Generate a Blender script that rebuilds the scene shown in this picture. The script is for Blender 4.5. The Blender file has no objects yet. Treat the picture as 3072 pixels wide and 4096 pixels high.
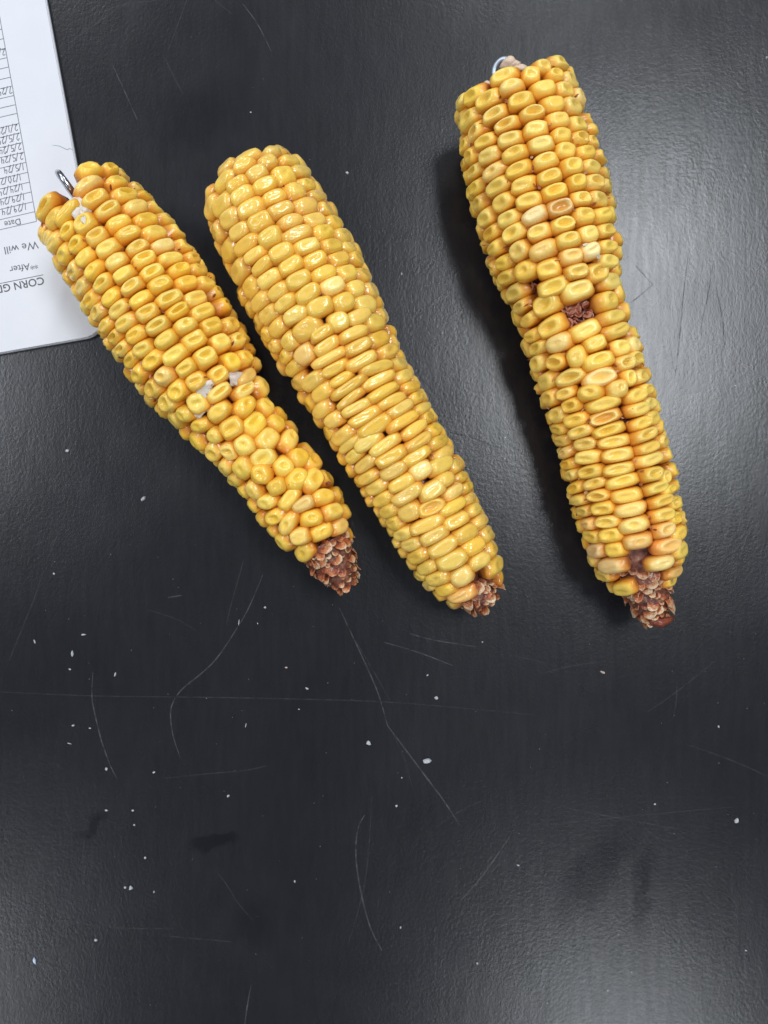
import bpy, bmesh, math, random
import numpy as np
from mathutils import Vector, Matrix, noise

random.seed(7)
rng = np.random.default_rng(7)
scene = bpy.context.scene
col = scene.collection

# ------------------------------------------------------------------ camera
CAM_H = 0.296                 # metres above the table
HALF = 0.665                  # tan of half the vertical field of view
F = 2048.0 / HALF             # focal length in photo pixels (photo is 3072 x 4096)
cam_data = bpy.data.cameras.new('camera')
cam = bpy.data.objects.new('camera', cam_data)
col.objects.link(cam)
cam.location = (0, 0, CAM_H)
cam_data.sensor_fit = 'VERTICAL'
cam_data.angle = 2 * math.atan(HALF)
cam_data.clip_start = 0.01
cam_data.clip_end = 50
scene.camera = cam

# ------------------------------------------------------------------ light
world = bpy.data.worlds.new('World')
scene.world = world
world.use_nodes = True
world.node_tree.nodes['Background'].inputs[0].default_value = (0.82, 0.90, 1.0, 1)
world.node_tree.nodes['Background'].inputs[1].default_value = 0.19

def ceiling_panel(x, y, z, sx, sy, power):
    d = bpy.data.lights.new('ceiling_panel', 'AREA')
    d.shape = 'RECTANGLE'; d.size = sx; d.size_y = sy
    d.energy = power; d.color = (0.905, 0.95, 1.0)
    o = bpy.data.objects.new('ceiling_panel', d)
    o.location = (x, y, z)
    col.objects.link(o)

PZ = 2.0
ceiling_panel(0.70, 0.58, PZ, 0.6, 0.9, 28)
ceiling_panel(0.72, -1.82, PZ, 0.6, 0.9, 15)
ceiling_panel(-1.55, -1.70, PZ, 0.6, 0.9, 13)
ceiling_panel(-1.72, 0.60, PZ, 0.6, 0.9, 31)
ceiling_panel(0.60, 2.50, PZ, 0.6, 0.9, 38)  # unseen panel added to continue the grid, power raised to brighten the kernels
ceiling_panel(-1.50, 2.50, PZ, 0.6, 0.9, 34)  # likewise added out of view, boosted as fill light on the kernels

scene.view_settings.view_transform = 'Standard'
scene.view_settings.look = 'None'
scene.view_settings.gamma = 1
scene.view_settings.exposure = 0
scene.view_settings.use_curve_mapping = False

# ------------------------------------------------------------------ helpers
def at(px, py, z=0.0):
    """photo pixel -> point on the horizontal plane at height z"""
    k = (CAM_H - z) / F
    return Vector(((px - 1536) * k, -(py - 2048) * k, z))

CROPS = {  # enlargements in which things were measured: origin x, y, pixels per unit
    'L2': (130, 560, .42194), 'L3': (560, 1260, .56661), 'L4': (780, 540, .51838),
    'L5': (1200, 1300, .54259), 'L6': (1780, 200, .45811), 'L7': (1880, 900, .48222),
    'L8': (2080, 1650, .43400), 'C1': (0, 0, .67843),
    'Z1': (0, 2300, .92586), 'Z2': (1536, 2300, .92586), 'Z3': (0, 3200, .92586),
    'Z4': (1536, 3200, .92586), 'T5': (0, 0, 1.08499), 'T6': (2400, 0, .81356), 'P': (0, 0, 1.0),
}
def full(crop, x, y):
    ox, oy, k = CROPS[crop]
    return ox + x * k, oy + y * k

def link(name, me, mat=None, parent=None):
    o = bpy.data.objects.new(name, me)
    col.objects.link(o)
    if mat is not None and me is not None and len(me.materials) == 0:
        me.materials.append(mat)
    if parent is not None:
        o.parent = parent
    return o

def tag(o, label=None, cat=None, group=None, kind=None):
    if label: o['label'] = label
    if cat: o['category'] = cat
    if group: o['group'] = group
    if kind: o['kind'] = kind
    return o

def mesh_from(name, verts, faces, smooth=True):
    me = bpy.data.meshes.new(name)
    me.from_pydata([tuple(v) for v in verts], [], [tuple(f) for f in faces])
    if smooth:
        me.polygons.foreach_set('use_smooth', [True] * len(me.polygons))
    me.update()
    return me

def new_mat(name):
    m = bpy.data.materials.new(name)
    m.use_nodes = True
    nt = m.node_tree
    return m, nt, nt.nodes['Principled BSDF'], nt.links.new

def node(nt, typ, **kw):
    n = nt.nodes.new(typ)
    for k, v in kw.items():
        if k == 'inp':
            for a, b in v.items(): n.inputs[a].default_value = b
        else:
            setattr(n, k, v)
    return n

def ramp(nt, stops):
    r = nt.nodes.new('ShaderNodeValToRGB')
    els = r.color_ramp.elements
    while len(els) < len(stops): els.new(0.5)
    for e, (p, c) in zip(els, stops):
        e.position = p
        e.color = c if len(c) == 4 else (*c, 1)
    return r

def mixc(nt, blend='MIX', fac=None, a=None, b=None):
    n = nt.nodes.new('ShaderNodeMix'); n.data_type = 'RGBA'; n.blend_type = blend
    if fac is not None: n.inputs[0].default_value = fac
    if a is not None: n.inputs[6].default_value = (*a, 1)
    if b is not None: n.inputs[7].default_value = (*b, 1)
    return n

# ------------------------------------------------------------------ materials
def make_table_mat():
    m, nt, b, L = new_mat('black_laminate')
    tc = node(nt, 'ShaderNodeTexCoord')
    mp = node(nt, 'ShaderNodeMapping'); L(tc.outputs['Object'], mp.inputs[0])
    # colour: faint mottling and wear
    n1 = node(nt, 'ShaderNodeTexNoise', inp={'Scale': 22.0, 'Detail': 6.0, 'Roughness': 0.65})
    L(mp.outputs[0], n1.inputs['Vector'])
    r1 = ramp(nt, [(0.3, (0.0064, 0.0063, 0.0088)), (0.7, (0.0102, 0.0100, 0.0138))])
    L(n1.outputs[0], r1.inputs[0])
    # a dusting of tiny pale specks
    v = node(nt, 'ShaderNodeTexVoronoi', inp={'Scale': 190.0, 'Randomness': 1.0})
    L(mp.outputs[0], v.inputs['Vector'])
    rv = ramp(nt, [(0.0, (1, 1, 1)), (0.045, (0, 0, 0))])
    L(v.outputs['Distance'], rv.inputs[0])
    n3 = node(nt, 'ShaderNodeTexNoise', inp={'Scale': 60.0, 'Detail': 2.0})
    L(mp.outputs[0], n3.inputs['Vector'])
    r3 = ramp(nt, [(0.55, (0, 0, 0)), (0.7, (0.5, 0.5, 0.5))])
    L(n3.outputs[0], r3.inputs[0])
    mul = node(nt, 'ShaderNodeMath', operation='MULTIPLY')
    L(rv.outputs[0], mul.inputs[0]); L(r3.outputs[0], mul.inputs[1])
    mx = mixc(nt, 'MIX', b=(0.12, 0.12, 0.13))
    L(mul.outputs[0], mx.inputs[0]); L(r1.outputs[0], mx.inputs[6])
    L(mx.outputs[2], b.inputs['Base Color'])
    # roughness: smeared, wiped patches
    n2 = node(nt, 'ShaderNodeTexNoise', inp={'Scale': 9.0, 'Detail': 5.0, 'Roughness': 0.6, 'Distortion': 0.6})
    L(mp.outputs[0], n2.inputs['Vector'])
    r2 = ramp(nt, [(0.3, (0.24,) * 3), (0.72, (0.31,) * 3)])
    L(n2.outputs[0], r2.inputs[0])
    L(r2.outputs[0], b.inputs['Roughness'])
    b.inputs['IOR'].default_value = 1.54
    # smears and vertical wiping streaks change the gloss
    ms = node(nt, 'ShaderNodeMapping'); ms.inputs['Scale'].default_value = (420.0, 55.0, 1.0)
    L(tc.outputs['Object'], ms.inputs[0])
    ns = node(nt, 'ShaderNodeTexNoise', inp={'Scale': 1.0, 'Detail': 3.0, 'Roughness': 0.6}); L(ms.outputs[0], ns.inputs['Vector'])
    rs = ramp(nt, [(0.3, (0.43,) * 3), (0.7, (0.56,) * 3)]); L(ns.outputs[0], rs.inputs[0])
    cur = rs.outputs[0]
    nw = node(nt, 'ShaderNodeTexNoise', inp={'Scale': 90.0, 'Detail': 4.0}); L(tc.outputs['Object'], nw.inputs['Vector'])
    wob = mixc(nt, 'ADD', fac=0.012); L(tc.outputs['Object'], wob.inputs[6]); L(nw.outputs['Color'], wob.inputs[7])
    for (sx_, sy_, rx_, ry_, ang_, k_) in ((375, 3312, 70, 22, 35, .5), (855, 3368, 75, 26, 12, .6), (2385, 3480, 190, 75, 55, .35), (2572, 3560, 150, 28, 84, .4), (1010, 4010 - 300, 60, 90, 0, .3), (790, 470, 180, 110, 30, .3)):
        c_ = at(sx_, sy_)
        mk = node(nt, 'ShaderNodeMapping', vector_type='TEXTURE')
        mk.inputs['Location'].default_value = (c_.x + .006, c_.y + .006, 0); mk.inputs['Rotation'].default_value = (0, 0, math.radians(ang_))
        mk.inputs['Scale'].default_value = (rx_ * CAM_H / F * 1.5, ry_ * CAM_H / F * 1.5, 1)
        L(wob.outputs[2], mk.inputs[0])
        g = node(nt, 'ShaderNodeTexGradient', gradient_type='SPHERICAL'); L(mk.outputs[0], g.inputs[0])
        gm = node(nt, 'ShaderNodeMapRange', inp={1: 0.0, 2: 0.6, 3: 1.0, 4: 1.0 - k_}); L(g.outputs['Fac'], gm.inputs[0])
        mu = node(nt, 'ShaderNodeMath', operation='MULTIPLY'); L(cur, mu.inputs[0]); L(gm.outputs[0], mu.inputs[1])
        cur = mu.outputs[0]
    L(cur, b.inputs['Specular IOR Level'])
    # leathery relief of the laminate
    mb = node(nt, 'ShaderNodeMapping'); mb.inputs['Scale'].default_value = (1.0, 0.72, 1.0)
    L(tc.outputs['Object'], mb.inputs[0])
    nb = node(nt, 'ShaderNodeTexNoise', inp={'Scale': 900.0, 'Detail': 3.0, 'Roughness': 0.55, 'Distortion': 0.35})
    L(mb.outputs[0], nb.inputs['Vector'])
    nb2 = node(nt, 'ShaderNodeTexNoise', inp={'Scale': 1900.0, 'Detail': 2.0})
    L(mp.outputs[0], nb2.inputs['Vector'])
    ad = node(nt, 'ShaderNodeMath', operation='MULTIPLY_ADD', inp={1: 0.35})
    L(nb2.outputs[0], ad.inputs[0]); L(nb.outputs[0], ad.inputs[2])
    bp = node(nt, 'ShaderNodeBump', inp={'Strength': 0.42, 'Distance': 0.00014})
    L(ad.outputs[0], bp.inputs['Height'])
    L(bp.outputs[0], b.inputs['Normal'])
    return m

def make_kernel_mat(name, dentc, crown, crown2, side, deep, rough, coat, coat_rough, sss):
    m, nt, b, L = new_mat(name)
    at_ = node(nt, 'ShaderNodeAttribute', attribute_name='zone')
    sep = node(nt, 'ShaderNodeSeparateColor'); L(at_.outputs['Color'], sep.inputs[0])
    oi = node(nt, 'ShaderNodeObjectInfo')
    tc = node(nt, 'ShaderNodeTexCoord')
    # crown colour varies from kernel to kernel
    cm = mixc(nt, 'MIX', a=crown, b=crown2); L(oi.outputs['Random'], cm.inputs[0])
    nz = node(nt, 'ShaderNodeTexNoise', noise_dimensions='4D', inp={'Scale': 2.2, 'Detail': 4.0, 'Roughness': 0.6})
    L(tc.outputs['Object'], nz.inputs['Vector'])
    wm = node(nt, 'ShaderNodeMath', operation='MULTIPLY', inp={1: 37.0})
    L(oi.outputs['Random'], wm.inputs[0]); L(wm.outputs[0], nz.inputs['W'])
    # soft edge of the starchy crown
    ad = node(nt, 'ShaderNodeMath', operation='MULTIPLY_ADD', inp={1: 0.55, 2: -0.27})
    L(nz.outputs[0], ad.inputs[0])
    ad2 = node(nt, 'ShaderNodeMath', operation='ADD', use_clamp=True)
    L(sep.outputs[0], ad2.inputs[0]); L(ad.outputs[0], ad2.inputs[1])
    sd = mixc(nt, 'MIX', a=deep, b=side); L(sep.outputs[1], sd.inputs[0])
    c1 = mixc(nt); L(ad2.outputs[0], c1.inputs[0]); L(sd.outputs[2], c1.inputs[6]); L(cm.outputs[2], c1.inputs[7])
    dn = mixc(nt, 'MIX', b=dentc); L(sep.outputs[2], dn.inputs[0]); L(c1.outputs[2], dn.inputs[6]); c1 = dn
    # value drift from kernel to kernel
    r2 = node(nt, 'ShaderNodeMath', operation='MULTIPLY', inp={1: 7.31}); L(oi.outputs['Random'], r2.inputs[0])
    fr = node(nt, 'ShaderNodeMath', operation='FRACT'); L(r2.outputs[0], fr.inputs[0])
    mr = node(nt, 'ShaderNodeMapRange', inp={3: 0.88, 4: 1.06}); L(fr.outputs[0], mr.inputs[0])
    hs = node(nt, 'ShaderNodeHueSaturation'); L(c1.outputs[2], hs.inputs['Color']); L(mr.outputs[0], hs.inputs['Value'])
    r5 = node(nt, 'ShaderNodeMath', operation='MULTIPLY', inp={1: 13.7}); L(oi.outputs['Random'], r5.inputs[0])
    fr5 = node(nt, 'ShaderNodeMath', operation='FRACT'); L(r5.outputs[0], fr5.inputs[0])
    mr5 = node(nt, 'ShaderNodeMapRange', inp={3: 0.492, 4: 0.502}); L(fr5.outputs[0], mr5.inputs[0])
    L(mr5.outputs[0], hs.inputs['Hue'])
    # small brown blemishes
    vb = node(nt, 'ShaderNodeTexNoise', noise_dimensions='4D', inp={'Scale': 3.4, 'Detail': 2.0})
    L(tc.outputs['Object'], vb.inputs['Vector']); L(wm.outputs[0], vb.inputs['W'])
    rb = ramp(nt, [(0.70, (0, 0, 0)), (0.80, (0.55, 0.55, 0.55))]); L(vb.outputs[0], rb.inputs[0])
    bl = mixc(nt, 'MIX', b=(0.30, 0.14, 0.045)); L(rb.outputs[0], bl.inputs[0]); L(hs.outputs[0], bl.inputs[6])
    oc = mixc(nt, 'MULTIPLY', fac=1.0); L(bl.outputs[2], oc.inputs[6]); L(oi.outputs['Color'], oc.inputs[7])
    L(oc.outputs[2], b.inputs['Base Color'])
    b.inputs['Roughness'].default_value = rough
    b.inputs['IOR'].default_value = 1.46
    b.inputs['Coat Weight'].default_value = coat
    b.inputs['Coat Roughness'].default_value = coat_rough
    b.inputs['Subsurface Weight'].default_value = sss
    b.inputs['Subsurface Radius'].default_value = (1.0, 0.5, 0.12)
    b.inputs['Subsurface Scale'].default_value = 0.0016
    cr = node(nt, 'ShaderNodeMapRange', inp={3: coat_rough * .6, 4: coat_rough * 2.6}); L(nz.outputs[0], cr.inputs[0]); L(cr.outputs[0], b.inputs['Coat Roughness'])
    rg = node(nt, 'ShaderNodeMapRange', inp={3: rough * .75, 4: rough * 1.5}); L(fr5.outputs[0], rg.inputs[0]); L(rg.outputs[0], b.inputs['Roughness'])
    nb = node(nt, 'ShaderNodeTexNoise', inp={'Scale': 900.0, 'Detail': 3.0})
    geo = node(nt, 'ShaderNodeNewGeometry'); L(geo.outputs['Position'], nb.inputs['Vector'])
    bp = node(nt, 'ShaderNodeBump', inp={'Strength': 0.22, 'Distance': 0.00025})
    L(nb.outputs[0], bp.inputs['Height']); L(bp.outputs[0], b.inputs['Normal'])
    L(bp.outputs[0], b.inputs['Coat Normal'])
    return m

def make_cob_mat():
    m, nt, b, L = new_mat('cob_red')
    tc = node(nt, 'ShaderNodeTexCoord')
    n = node(nt, 'ShaderNodeTexNoise', inp={'Scale': 420.0, 'Detail': 5.0, 'Roughness': 0.7})
    L(tc.outputs['Object'], n.inputs['Vector'])
    r = ramp(nt, [(0.30, (0.055, 0.012, 0.008)), (0.50, (0.17, 0.045, 0.024)), (0.62, (0.30, 0.13, 0.07)), (0.75, (0.52, 0.36, 0.23))])
    L(n.outputs[0], r.inputs[0]); L(r.outputs[0], b.inputs['Base Color'])
    b.inputs['Roughness'].default_value = 0.45
    b.inputs['Coat Weight'].default_value = 0.5; b.inputs['Coat Roughness'].default_value = 0.2
    bp = node(nt, 'ShaderNodeBump', inp={'Strength': 0.9, 'Distance': 0.0007})
    L(n.outputs[0], bp.inputs['Height']); L(bp.outputs[0], b.inputs['Normal'])
    return m

def make_chaff_mat():
    m, nt, b, L = new_mat('chaff')
    a = node(nt, 'ShaderNodeAttribute', attribute_name='zone')
    sep = node(nt, 'ShaderNodeSeparateColor'); L(a.outputs['Color'], sep.inputs[0])
    oi = node(nt, 'ShaderNodeObjectInfo')
    tc = node(nt, 'ShaderNodeTexCoord')
    n = node(nt, 'ShaderNodeTexNoise', inp={'Scale': 950.0, 'Detail': 5.0, 'Roughness': 0.75})
    geo = node(nt, 'ShaderNodeNewGeometry'); L(geo.outputs['Position'], n.inputs['Vector'])
    s = node(nt, 'ShaderNodeMath', operation='MULTIPLY_ADD', inp={1: 1.9, 2: -0.98}); L(n.outputs[0], s.inputs[0])
    s2 = node(nt, 'ShaderNodeMath', operation='MULTIPLY_ADD', inp={1: 0.5, 2: -0.22}); L(oi.outputs['Random'], s2.inputs[0])
    t = node(nt, 'ShaderNodeMath', operation='ADD'); L(s.outputs[0], t.inputs[0]); L(s2.outputs[0], t.inputs[1])
    t2 = node(nt, 'ShaderNodeMath', operation='ADD', use_clamp=True); L(t.outputs[0], t2.inputs[0]); L(sep.outputs[0], t2.inputs[1])
    r = ramp(nt, [(0.0, (0.20, 0.036, 0.012)), (0.38, (0.42, 0.10, 0.030)), (0.66, (0.56, 0.23, 0.09)), (0.95, (0.70, 0.50, 0.31))])
    L(t2.outputs[0], r.inputs[0])
    oc = mixc(nt, 'MULTIPLY', fac=1.0); L(r.outputs[0], oc.inputs[6]); L(oi.outputs['Color'], oc.inputs[7]); L(oc.outputs[2], b.inputs['Base Color'])
    b.inputs['Roughness'].default_value = 0.4
    b.inputs['Coat Weight'].default_value = 0.35; b.inputs['Coat Roughness'].default_value = 0.18
    b.inputs['Subsurface Weight'].default_value = 0.1
    b.inputs['Subsurface Scale'].default_value = 0.0008
    bp = node(nt, 'ShaderNodeBump', inp={'Strength': 0.9, 'Distance': 0.0006})
    L(n.outputs[0], bp.inputs['Height']); L(bp.outputs[0], b.inputs['Normal'])
    return m

def simple_mat(name, colr, rough=0.5, metal=0.0, **kw):
    m, nt, b, L = new_mat(name)
    n = node(nt, 'ShaderNodeTexNoise', inp={'Scale': 500.0, 'Detail': 3.0})
    tc = node(nt, 'ShaderNodeTexCoord'); L(tc.outputs['Object'], n.inputs['Vector'])
    r = ramp(nt, [(0.3, tuple(c * 0.86 for c in colr)), (0.7, colr)])
    L(n.outputs[0], r.inputs[0]); L(r.outputs[0], b.inputs['Base Color'])
    b.inputs['Roughness'].default_value = rough
    b.inputs['Metallic'].default_value = metal
    for k, v in kw.items(): b.inputs[k.replace('_', ' ')].default_value = v
    return m

def make_paper_mat(name, tint):
    m, nt, b, L = new_mat(name)
    tc = node(nt, 'ShaderNodeTexCoord')
    n = node(nt, 'ShaderNodeTexNoise', inp={'Scale': 35.0, 'Detail': 6.0, 'Roughness': 0.6})
    L(tc.outputs['Object'], n.inputs['Vector'])
    r = ramp(nt, [(0.25, tuple(c * 0.95 for c in tint)), (0.6, tint)])
    L(n.outputs[0], r.inputs[0]); L(r.outputs[0], b.inputs['Base Color'])
    b.inputs['Roughness'].default_value = 0.75
    nb = node(nt, 'ShaderNodeTexNoise', inp={'Scale': 900.0, 'Detail': 3.0}); L(tc.outputs['Object'], nb.inputs['Vector'])
    nl = node(nt, 'ShaderNodeTexNoise', inp={'Scale': 14.0, 'Detail': 2.0, 'Distortion': 0.4}); L(tc.outputs['Object'], nl.inputs['Vector'])
    bl = node(nt, 'ShaderNodeBump', inp={'Strength': 0.5, 'Distance': 0.004}); L(nl.outputs[0], bl.inputs['Height'])
    bp = node(nt, 'ShaderNodeBump', inp={'Strength': 0.15, 'Distance': 0.0002})
    L(bl.outputs[0], bp.inputs['Normal'])
    L(nb.outputs[0], bp.inputs['Height']); L(bp.outputs[0], b.inputs['Normal'])
    return m

def make_scratch_mat(name, colr, alpha):
    m, nt, b, L = new_mat(name)
    b.inputs['Base Color'].default_value = (*colr, 1)
    b.inputs['Roughness'].default_value = 0.7
    tc = node(nt, 'ShaderNodeTexCoord')
    n = node(nt, 'ShaderNodeTexNoise', inp={'Scale': 260.0, 'Detail': 4.0, 'Roughness': 0.7})
    L(tc.outputs['Object'], n.inputs['Vector'])
    mr = node(nt, 'ShaderNodeMapRange', inp={1: 0.35, 2: 0.7, 3: 0.02, 4: alpha}); L(n.outputs[0], mr.inputs[0])
    L(mr.outputs[0], b.inputs['Alpha'])
    return m

M_TABLE = make_table_mat()
M_KERN = {
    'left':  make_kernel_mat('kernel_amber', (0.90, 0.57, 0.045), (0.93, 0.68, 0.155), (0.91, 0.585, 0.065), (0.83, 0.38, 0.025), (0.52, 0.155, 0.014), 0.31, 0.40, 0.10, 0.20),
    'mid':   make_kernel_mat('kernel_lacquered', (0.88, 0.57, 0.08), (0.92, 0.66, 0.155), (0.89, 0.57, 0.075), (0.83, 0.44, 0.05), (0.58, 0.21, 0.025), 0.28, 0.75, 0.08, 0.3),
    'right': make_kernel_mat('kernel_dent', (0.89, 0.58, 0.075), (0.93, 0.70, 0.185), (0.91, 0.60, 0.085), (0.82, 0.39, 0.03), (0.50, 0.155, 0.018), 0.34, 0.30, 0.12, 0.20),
}
M_COB = make_cob_mat()
M_CHAFF = make_chaff_mat()
M_STEEL = simple_mat('zinc_steel', (0.55, 0.57, 0.60), 0.22, 1.0)
M_GALV = simple_mat('galvanised_steel', (0.50, 0.56, 0.64), 0.45, 0.8)
M_GLUE = simple_mat('hot_glue', (0.78, 0.66, 0.58), 0.38, 0.0, Subsurface_Weight=0.6, Subsurface_Scale=0.003)
M_HUSK = simple_mat('dry_husk', (0.74, 0.56, 0.42), 0.5)
M_PAPER = make_paper_mat('white_paper', (0.66, 0.665, 0.70))
M_BOARD = make_paper_mat('white_card', (0.76, 0.77, 0.81))
M_INK = simple_mat('printed_ink', (0.10, 0.10, 0.115), 0.6)
M_PEN = simple_mat('grey_pen', (0.115, 0.115, 0.14), 0.5)
M_RULE = simple_mat('ruled_line_ink', (0.20, 0.21, 0.23), 0.6)
M_CRUMB = simple_mat('white_crumb', (0.46, 0.47, 0.49), 0.6)
M_TAN = simple_mat('tan_crumb', (0.55, 0.42, 0.34), 0.6)
M_BLUE = simple_mat('bluish_crumb', (0.60, 0.68, 0.85), 0.5)
M_SCRATCH = make_scratch_mat('scratch_pale', (0.18, 0.18, 0.19), 0.40)
M_SCRATCH_F = make_scratch_mat('scratch_faint', (0.13, 0.13, 0.14), 0.19)
M_SCRATCH_D = make_scratch_mat('scratch_dark', (0.02, 0.02, 0.02), 0.65)

# ------------------------------------------------------------------ the table
def box_mesh(name, x0, x1, y0, y1, z0, z1, bev=0.0):
    bm = bmesh.new()
    bmesh.ops.create_cube(bm, size=1.0)
    for v in bm.verts:
        v.co = Vector((x0 if v.co.x < 0 else x1, y0 if v.co.y < 0 else y1, z0 if v.co.z < 0 else z1))
    if bev:
        bmesh.ops.bevel(bm, geom=bm.edges[:], offset=bev, segments=2, affect='EDGES')
    me = bpy.data.meshes.new(name); bm.to_mesh(me); bm.free()
    return me

table = link('table_top', box_mesh('table_top', -0.9, 0.9, -0.55, 0.75, -0.03, 0.0, 0.002), M_TABLE)
tag(table, 'black laminate tabletop with fine leathery texture and scratches', kind='structure')

def ribbon(name, pts, width, mat, parent, z, taper=True):
    P = [Vector(p) for p in pts]
    # resample with Catmull-Rom
    dense = []
    n = len(P)
    for i in range(n - 1):
        p0, p1, p2, p3 = P[max(i - 1, 0)], P[i], P[i + 1], P[min(i + 2, n - 1)]
        for k in range(6):
            t = k / 6
            dense.append(0.5 * ((2 * p1) + (p2 - p0) * t + (2 * p0 - 5 * p1 + 4 * p2 - p3) * t * t + (3 * p1 - p0 - 3 * p2 + p3) * t ** 3))
    dense.append(P[-1])
    vs, fs = [], []
    m = len(dense)
    for i, p in enumerate(dense):
        d = dense[min(i + 1, m - 1)] - dense[max(i - 1, 0)]
        nrm = Vector((-d.y, d.x, 0)).normalized()
        w = width * 0.5
        if taper: w *= 0.35 + 0.65 * math.sin(math.pi * (i + 0.5) / m) ** 0.6
        vs += [(p.x + nrm.x * w, p.y + nrm.y * w, z), (p.x - nrm.x * w, p.y - nrm.y * w, z)]
        if i: fs.append((2 * i - 2, 2 * i - 1, 2 * i + 1, 2 * i))
    me = mesh_from(name, vs, fs, False)
    # make sure it faces up
    if me.polygons[0].normal.z < 0: me.flip_normals()
    return link(name, me, mat, parent)

SCR = [  # crop, width in photo px, tone, points
    ('Z1', 5, 'p', [(1135, 0), (1080, 130), (1030, 220), (940, 355), (870, 425), (790, 490), (750, 545), (737, 600), (745, 680), (765, 750), (780, 790)]),
    ('Z1', 5, 'p', [(402, 420), (397, 520), (410, 600), (440, 720), (480, 830), (510, 885)]),
    ('Z1', 5, 'f', [(0, 505), (400, 522), (800, 527), (1250, 535), (1659, 548), (2059, 580), (2310, 605)]),
    ('Z1', 5, 'f', [(190, -20), (145, 110), (80, 270), (40, 370)]),
    ('Z1', 5, 'p', [(1465, 140), (1540, 300), (1600, 430), (1640, 530), (1674, 650)]),
    ('Z2', 6, 'p', [(15, 650), (75, 730), (150, 830), (210, 910), (255, 970), (330, 1085)]),
    ('Z2', 4, 'f', [(40, 690), (90, 800), (125, 930)]),
    ('Z1', 5, 'f', [(700, 880), (900, 858), (1050, 845), (1150, 825)]),
    ('Z1', 5, 'p', [(725, 97), (785, 88)]),
    ('Z1', 4, 'f', [(640, 150), (760, 190), (850, 240)]),
    ('Z2', 5, 'p', [(110, 252), (210, 280), (400, 310)]),
    ('Z2', 5, 'p', [(0, 290), (150, 335), (300, 392)]),
    ('Z2', 5, 'f', [(540, 345), (620, 362), (700, 380)]),
    ('Z2', 5, 'f', [(1430, 370), (1270, 500), (1140, 590)]),
    ('Z2', 5, 'f', [(1265, 460), (1262, 540), (1250, 615)]),
    ('Z2', 6, 'f', [(1320, 735), (1500, 800), (1659, 870)]),
    ('Z2', 6, 'f', [(700, 420), (800, 395), (960, 370)]),
    ('Z3', 6, 'p', [(1575, 65), (1545, 130), (1538, 250), (1560, 400), (1600, 550), (1650, 650)]),
    ('Z3', 4, 'f', [(1607, -20), (1590, 250), (1560, 430), (1500, 635)]),
    ('Z3', 6, 'f', [(240, 515), (470, 550), (750, 555)]),
    ('Z3', 5, 'f', [(700, 585), (870, 600), (1000, 612)]),
    ('Z3', 5, 'p', [(1085, 800), (1070, 880), (1055, 990)]),
    ('Z3', 5, 'f', [(945, 320), (985, 375), (1025, 440), (1090, 515)]),
    ('Z4', 6, 'p', [(545, 155), (430, 320), (335, 430)]),
    ('Z4', 5, 'f', [(560, 410), (700, 365), (815, 280)]),
    ('Z4', 6, 'f', [(940, 410), (1150, 415), (1330, 385)]),
    ('Z4', 5, 'f', [(720, 20), (1000, 75), (1300, 130)]),
    ('Z4', 5, 'f', [(220, 120), (330, 45), (420, 5)]),
    ('Z4', 5, 'f', [(660, 110), (1000, 75), (1500, 30)]),
    ('Z4', 6, 'f', [(470, 750), (525, 757)]),
    ('T5', 7, 'f', [(490, 0), (380, 70), (235, 175)]),
    ('T5', 6, 'f', [(375, 70), (385, 45), (420, 28), (470, 15), (600, 0)]),
    ('T5', 4, 'p', [(895, 15), (950, 90), (1000, 190)]),
    ('T5', 4, 'p', [(415, 240), (470, 360), (508, 445)]),
    ('T5', 4, 'f', [(600, 200), (650, 300), (675, 345)]),
    ('T5', 4, 'f', [(690, 0), (660, 80), (620, 190)]),
    ('T5', 4, 'f', [(790, 0), (855, 52)]),
    ('P', 5, 'f', [(430, 1470), (400, 1540), (372, 1625)]),
    ('P', 5, 'f', [(275, 2020), (235, 2130), (180, 2260)]),
    ('P', 5, 'f', [(975, 2240), (930, 2400), (905, 2500)]),
    ('P', 4, 'f', [(1420, 2560), (1480, 2660), (1560, 2800)]),
    ('P', 4, 'f', [(2120, 3480), (2020, 3560), (1900, 3640)]),
    ('T6', 4, 'd', [(435, 1240), (410, 1450), (385, 1720), (370, 1850)]),
    ('T6', 4, 'd', [(560, 1280), (530, 1450), (490, 1640)]),
    ('T6', 4, 'd', [(570, 1410), (600, 1560), (612, 1720)]),
    ('T6', 4, 'd', [(160, 1290), (215, 1350), (260, 1400)]),
    ('T6', 4, 'd', [(260, 1400), (200, 1450), (150, 1490)]),
    ('L5', 5, 'd', [(1100, 790), (1260, 830), (1480, 910)]),
]
for i, (c, w, tone, pts) in enumerate(SCR):
    wp = [at(*full(c, x, y), 0.0) for x, y in pts]
    ribbon('scratch', wp, w * CAM_H / F, {'p': M_SCRATCH, 'f': M_SCRATCH_F, 'd': M_SCRATCH_D}[tone], table, 0.00004 + 0.000002 * i)

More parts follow.
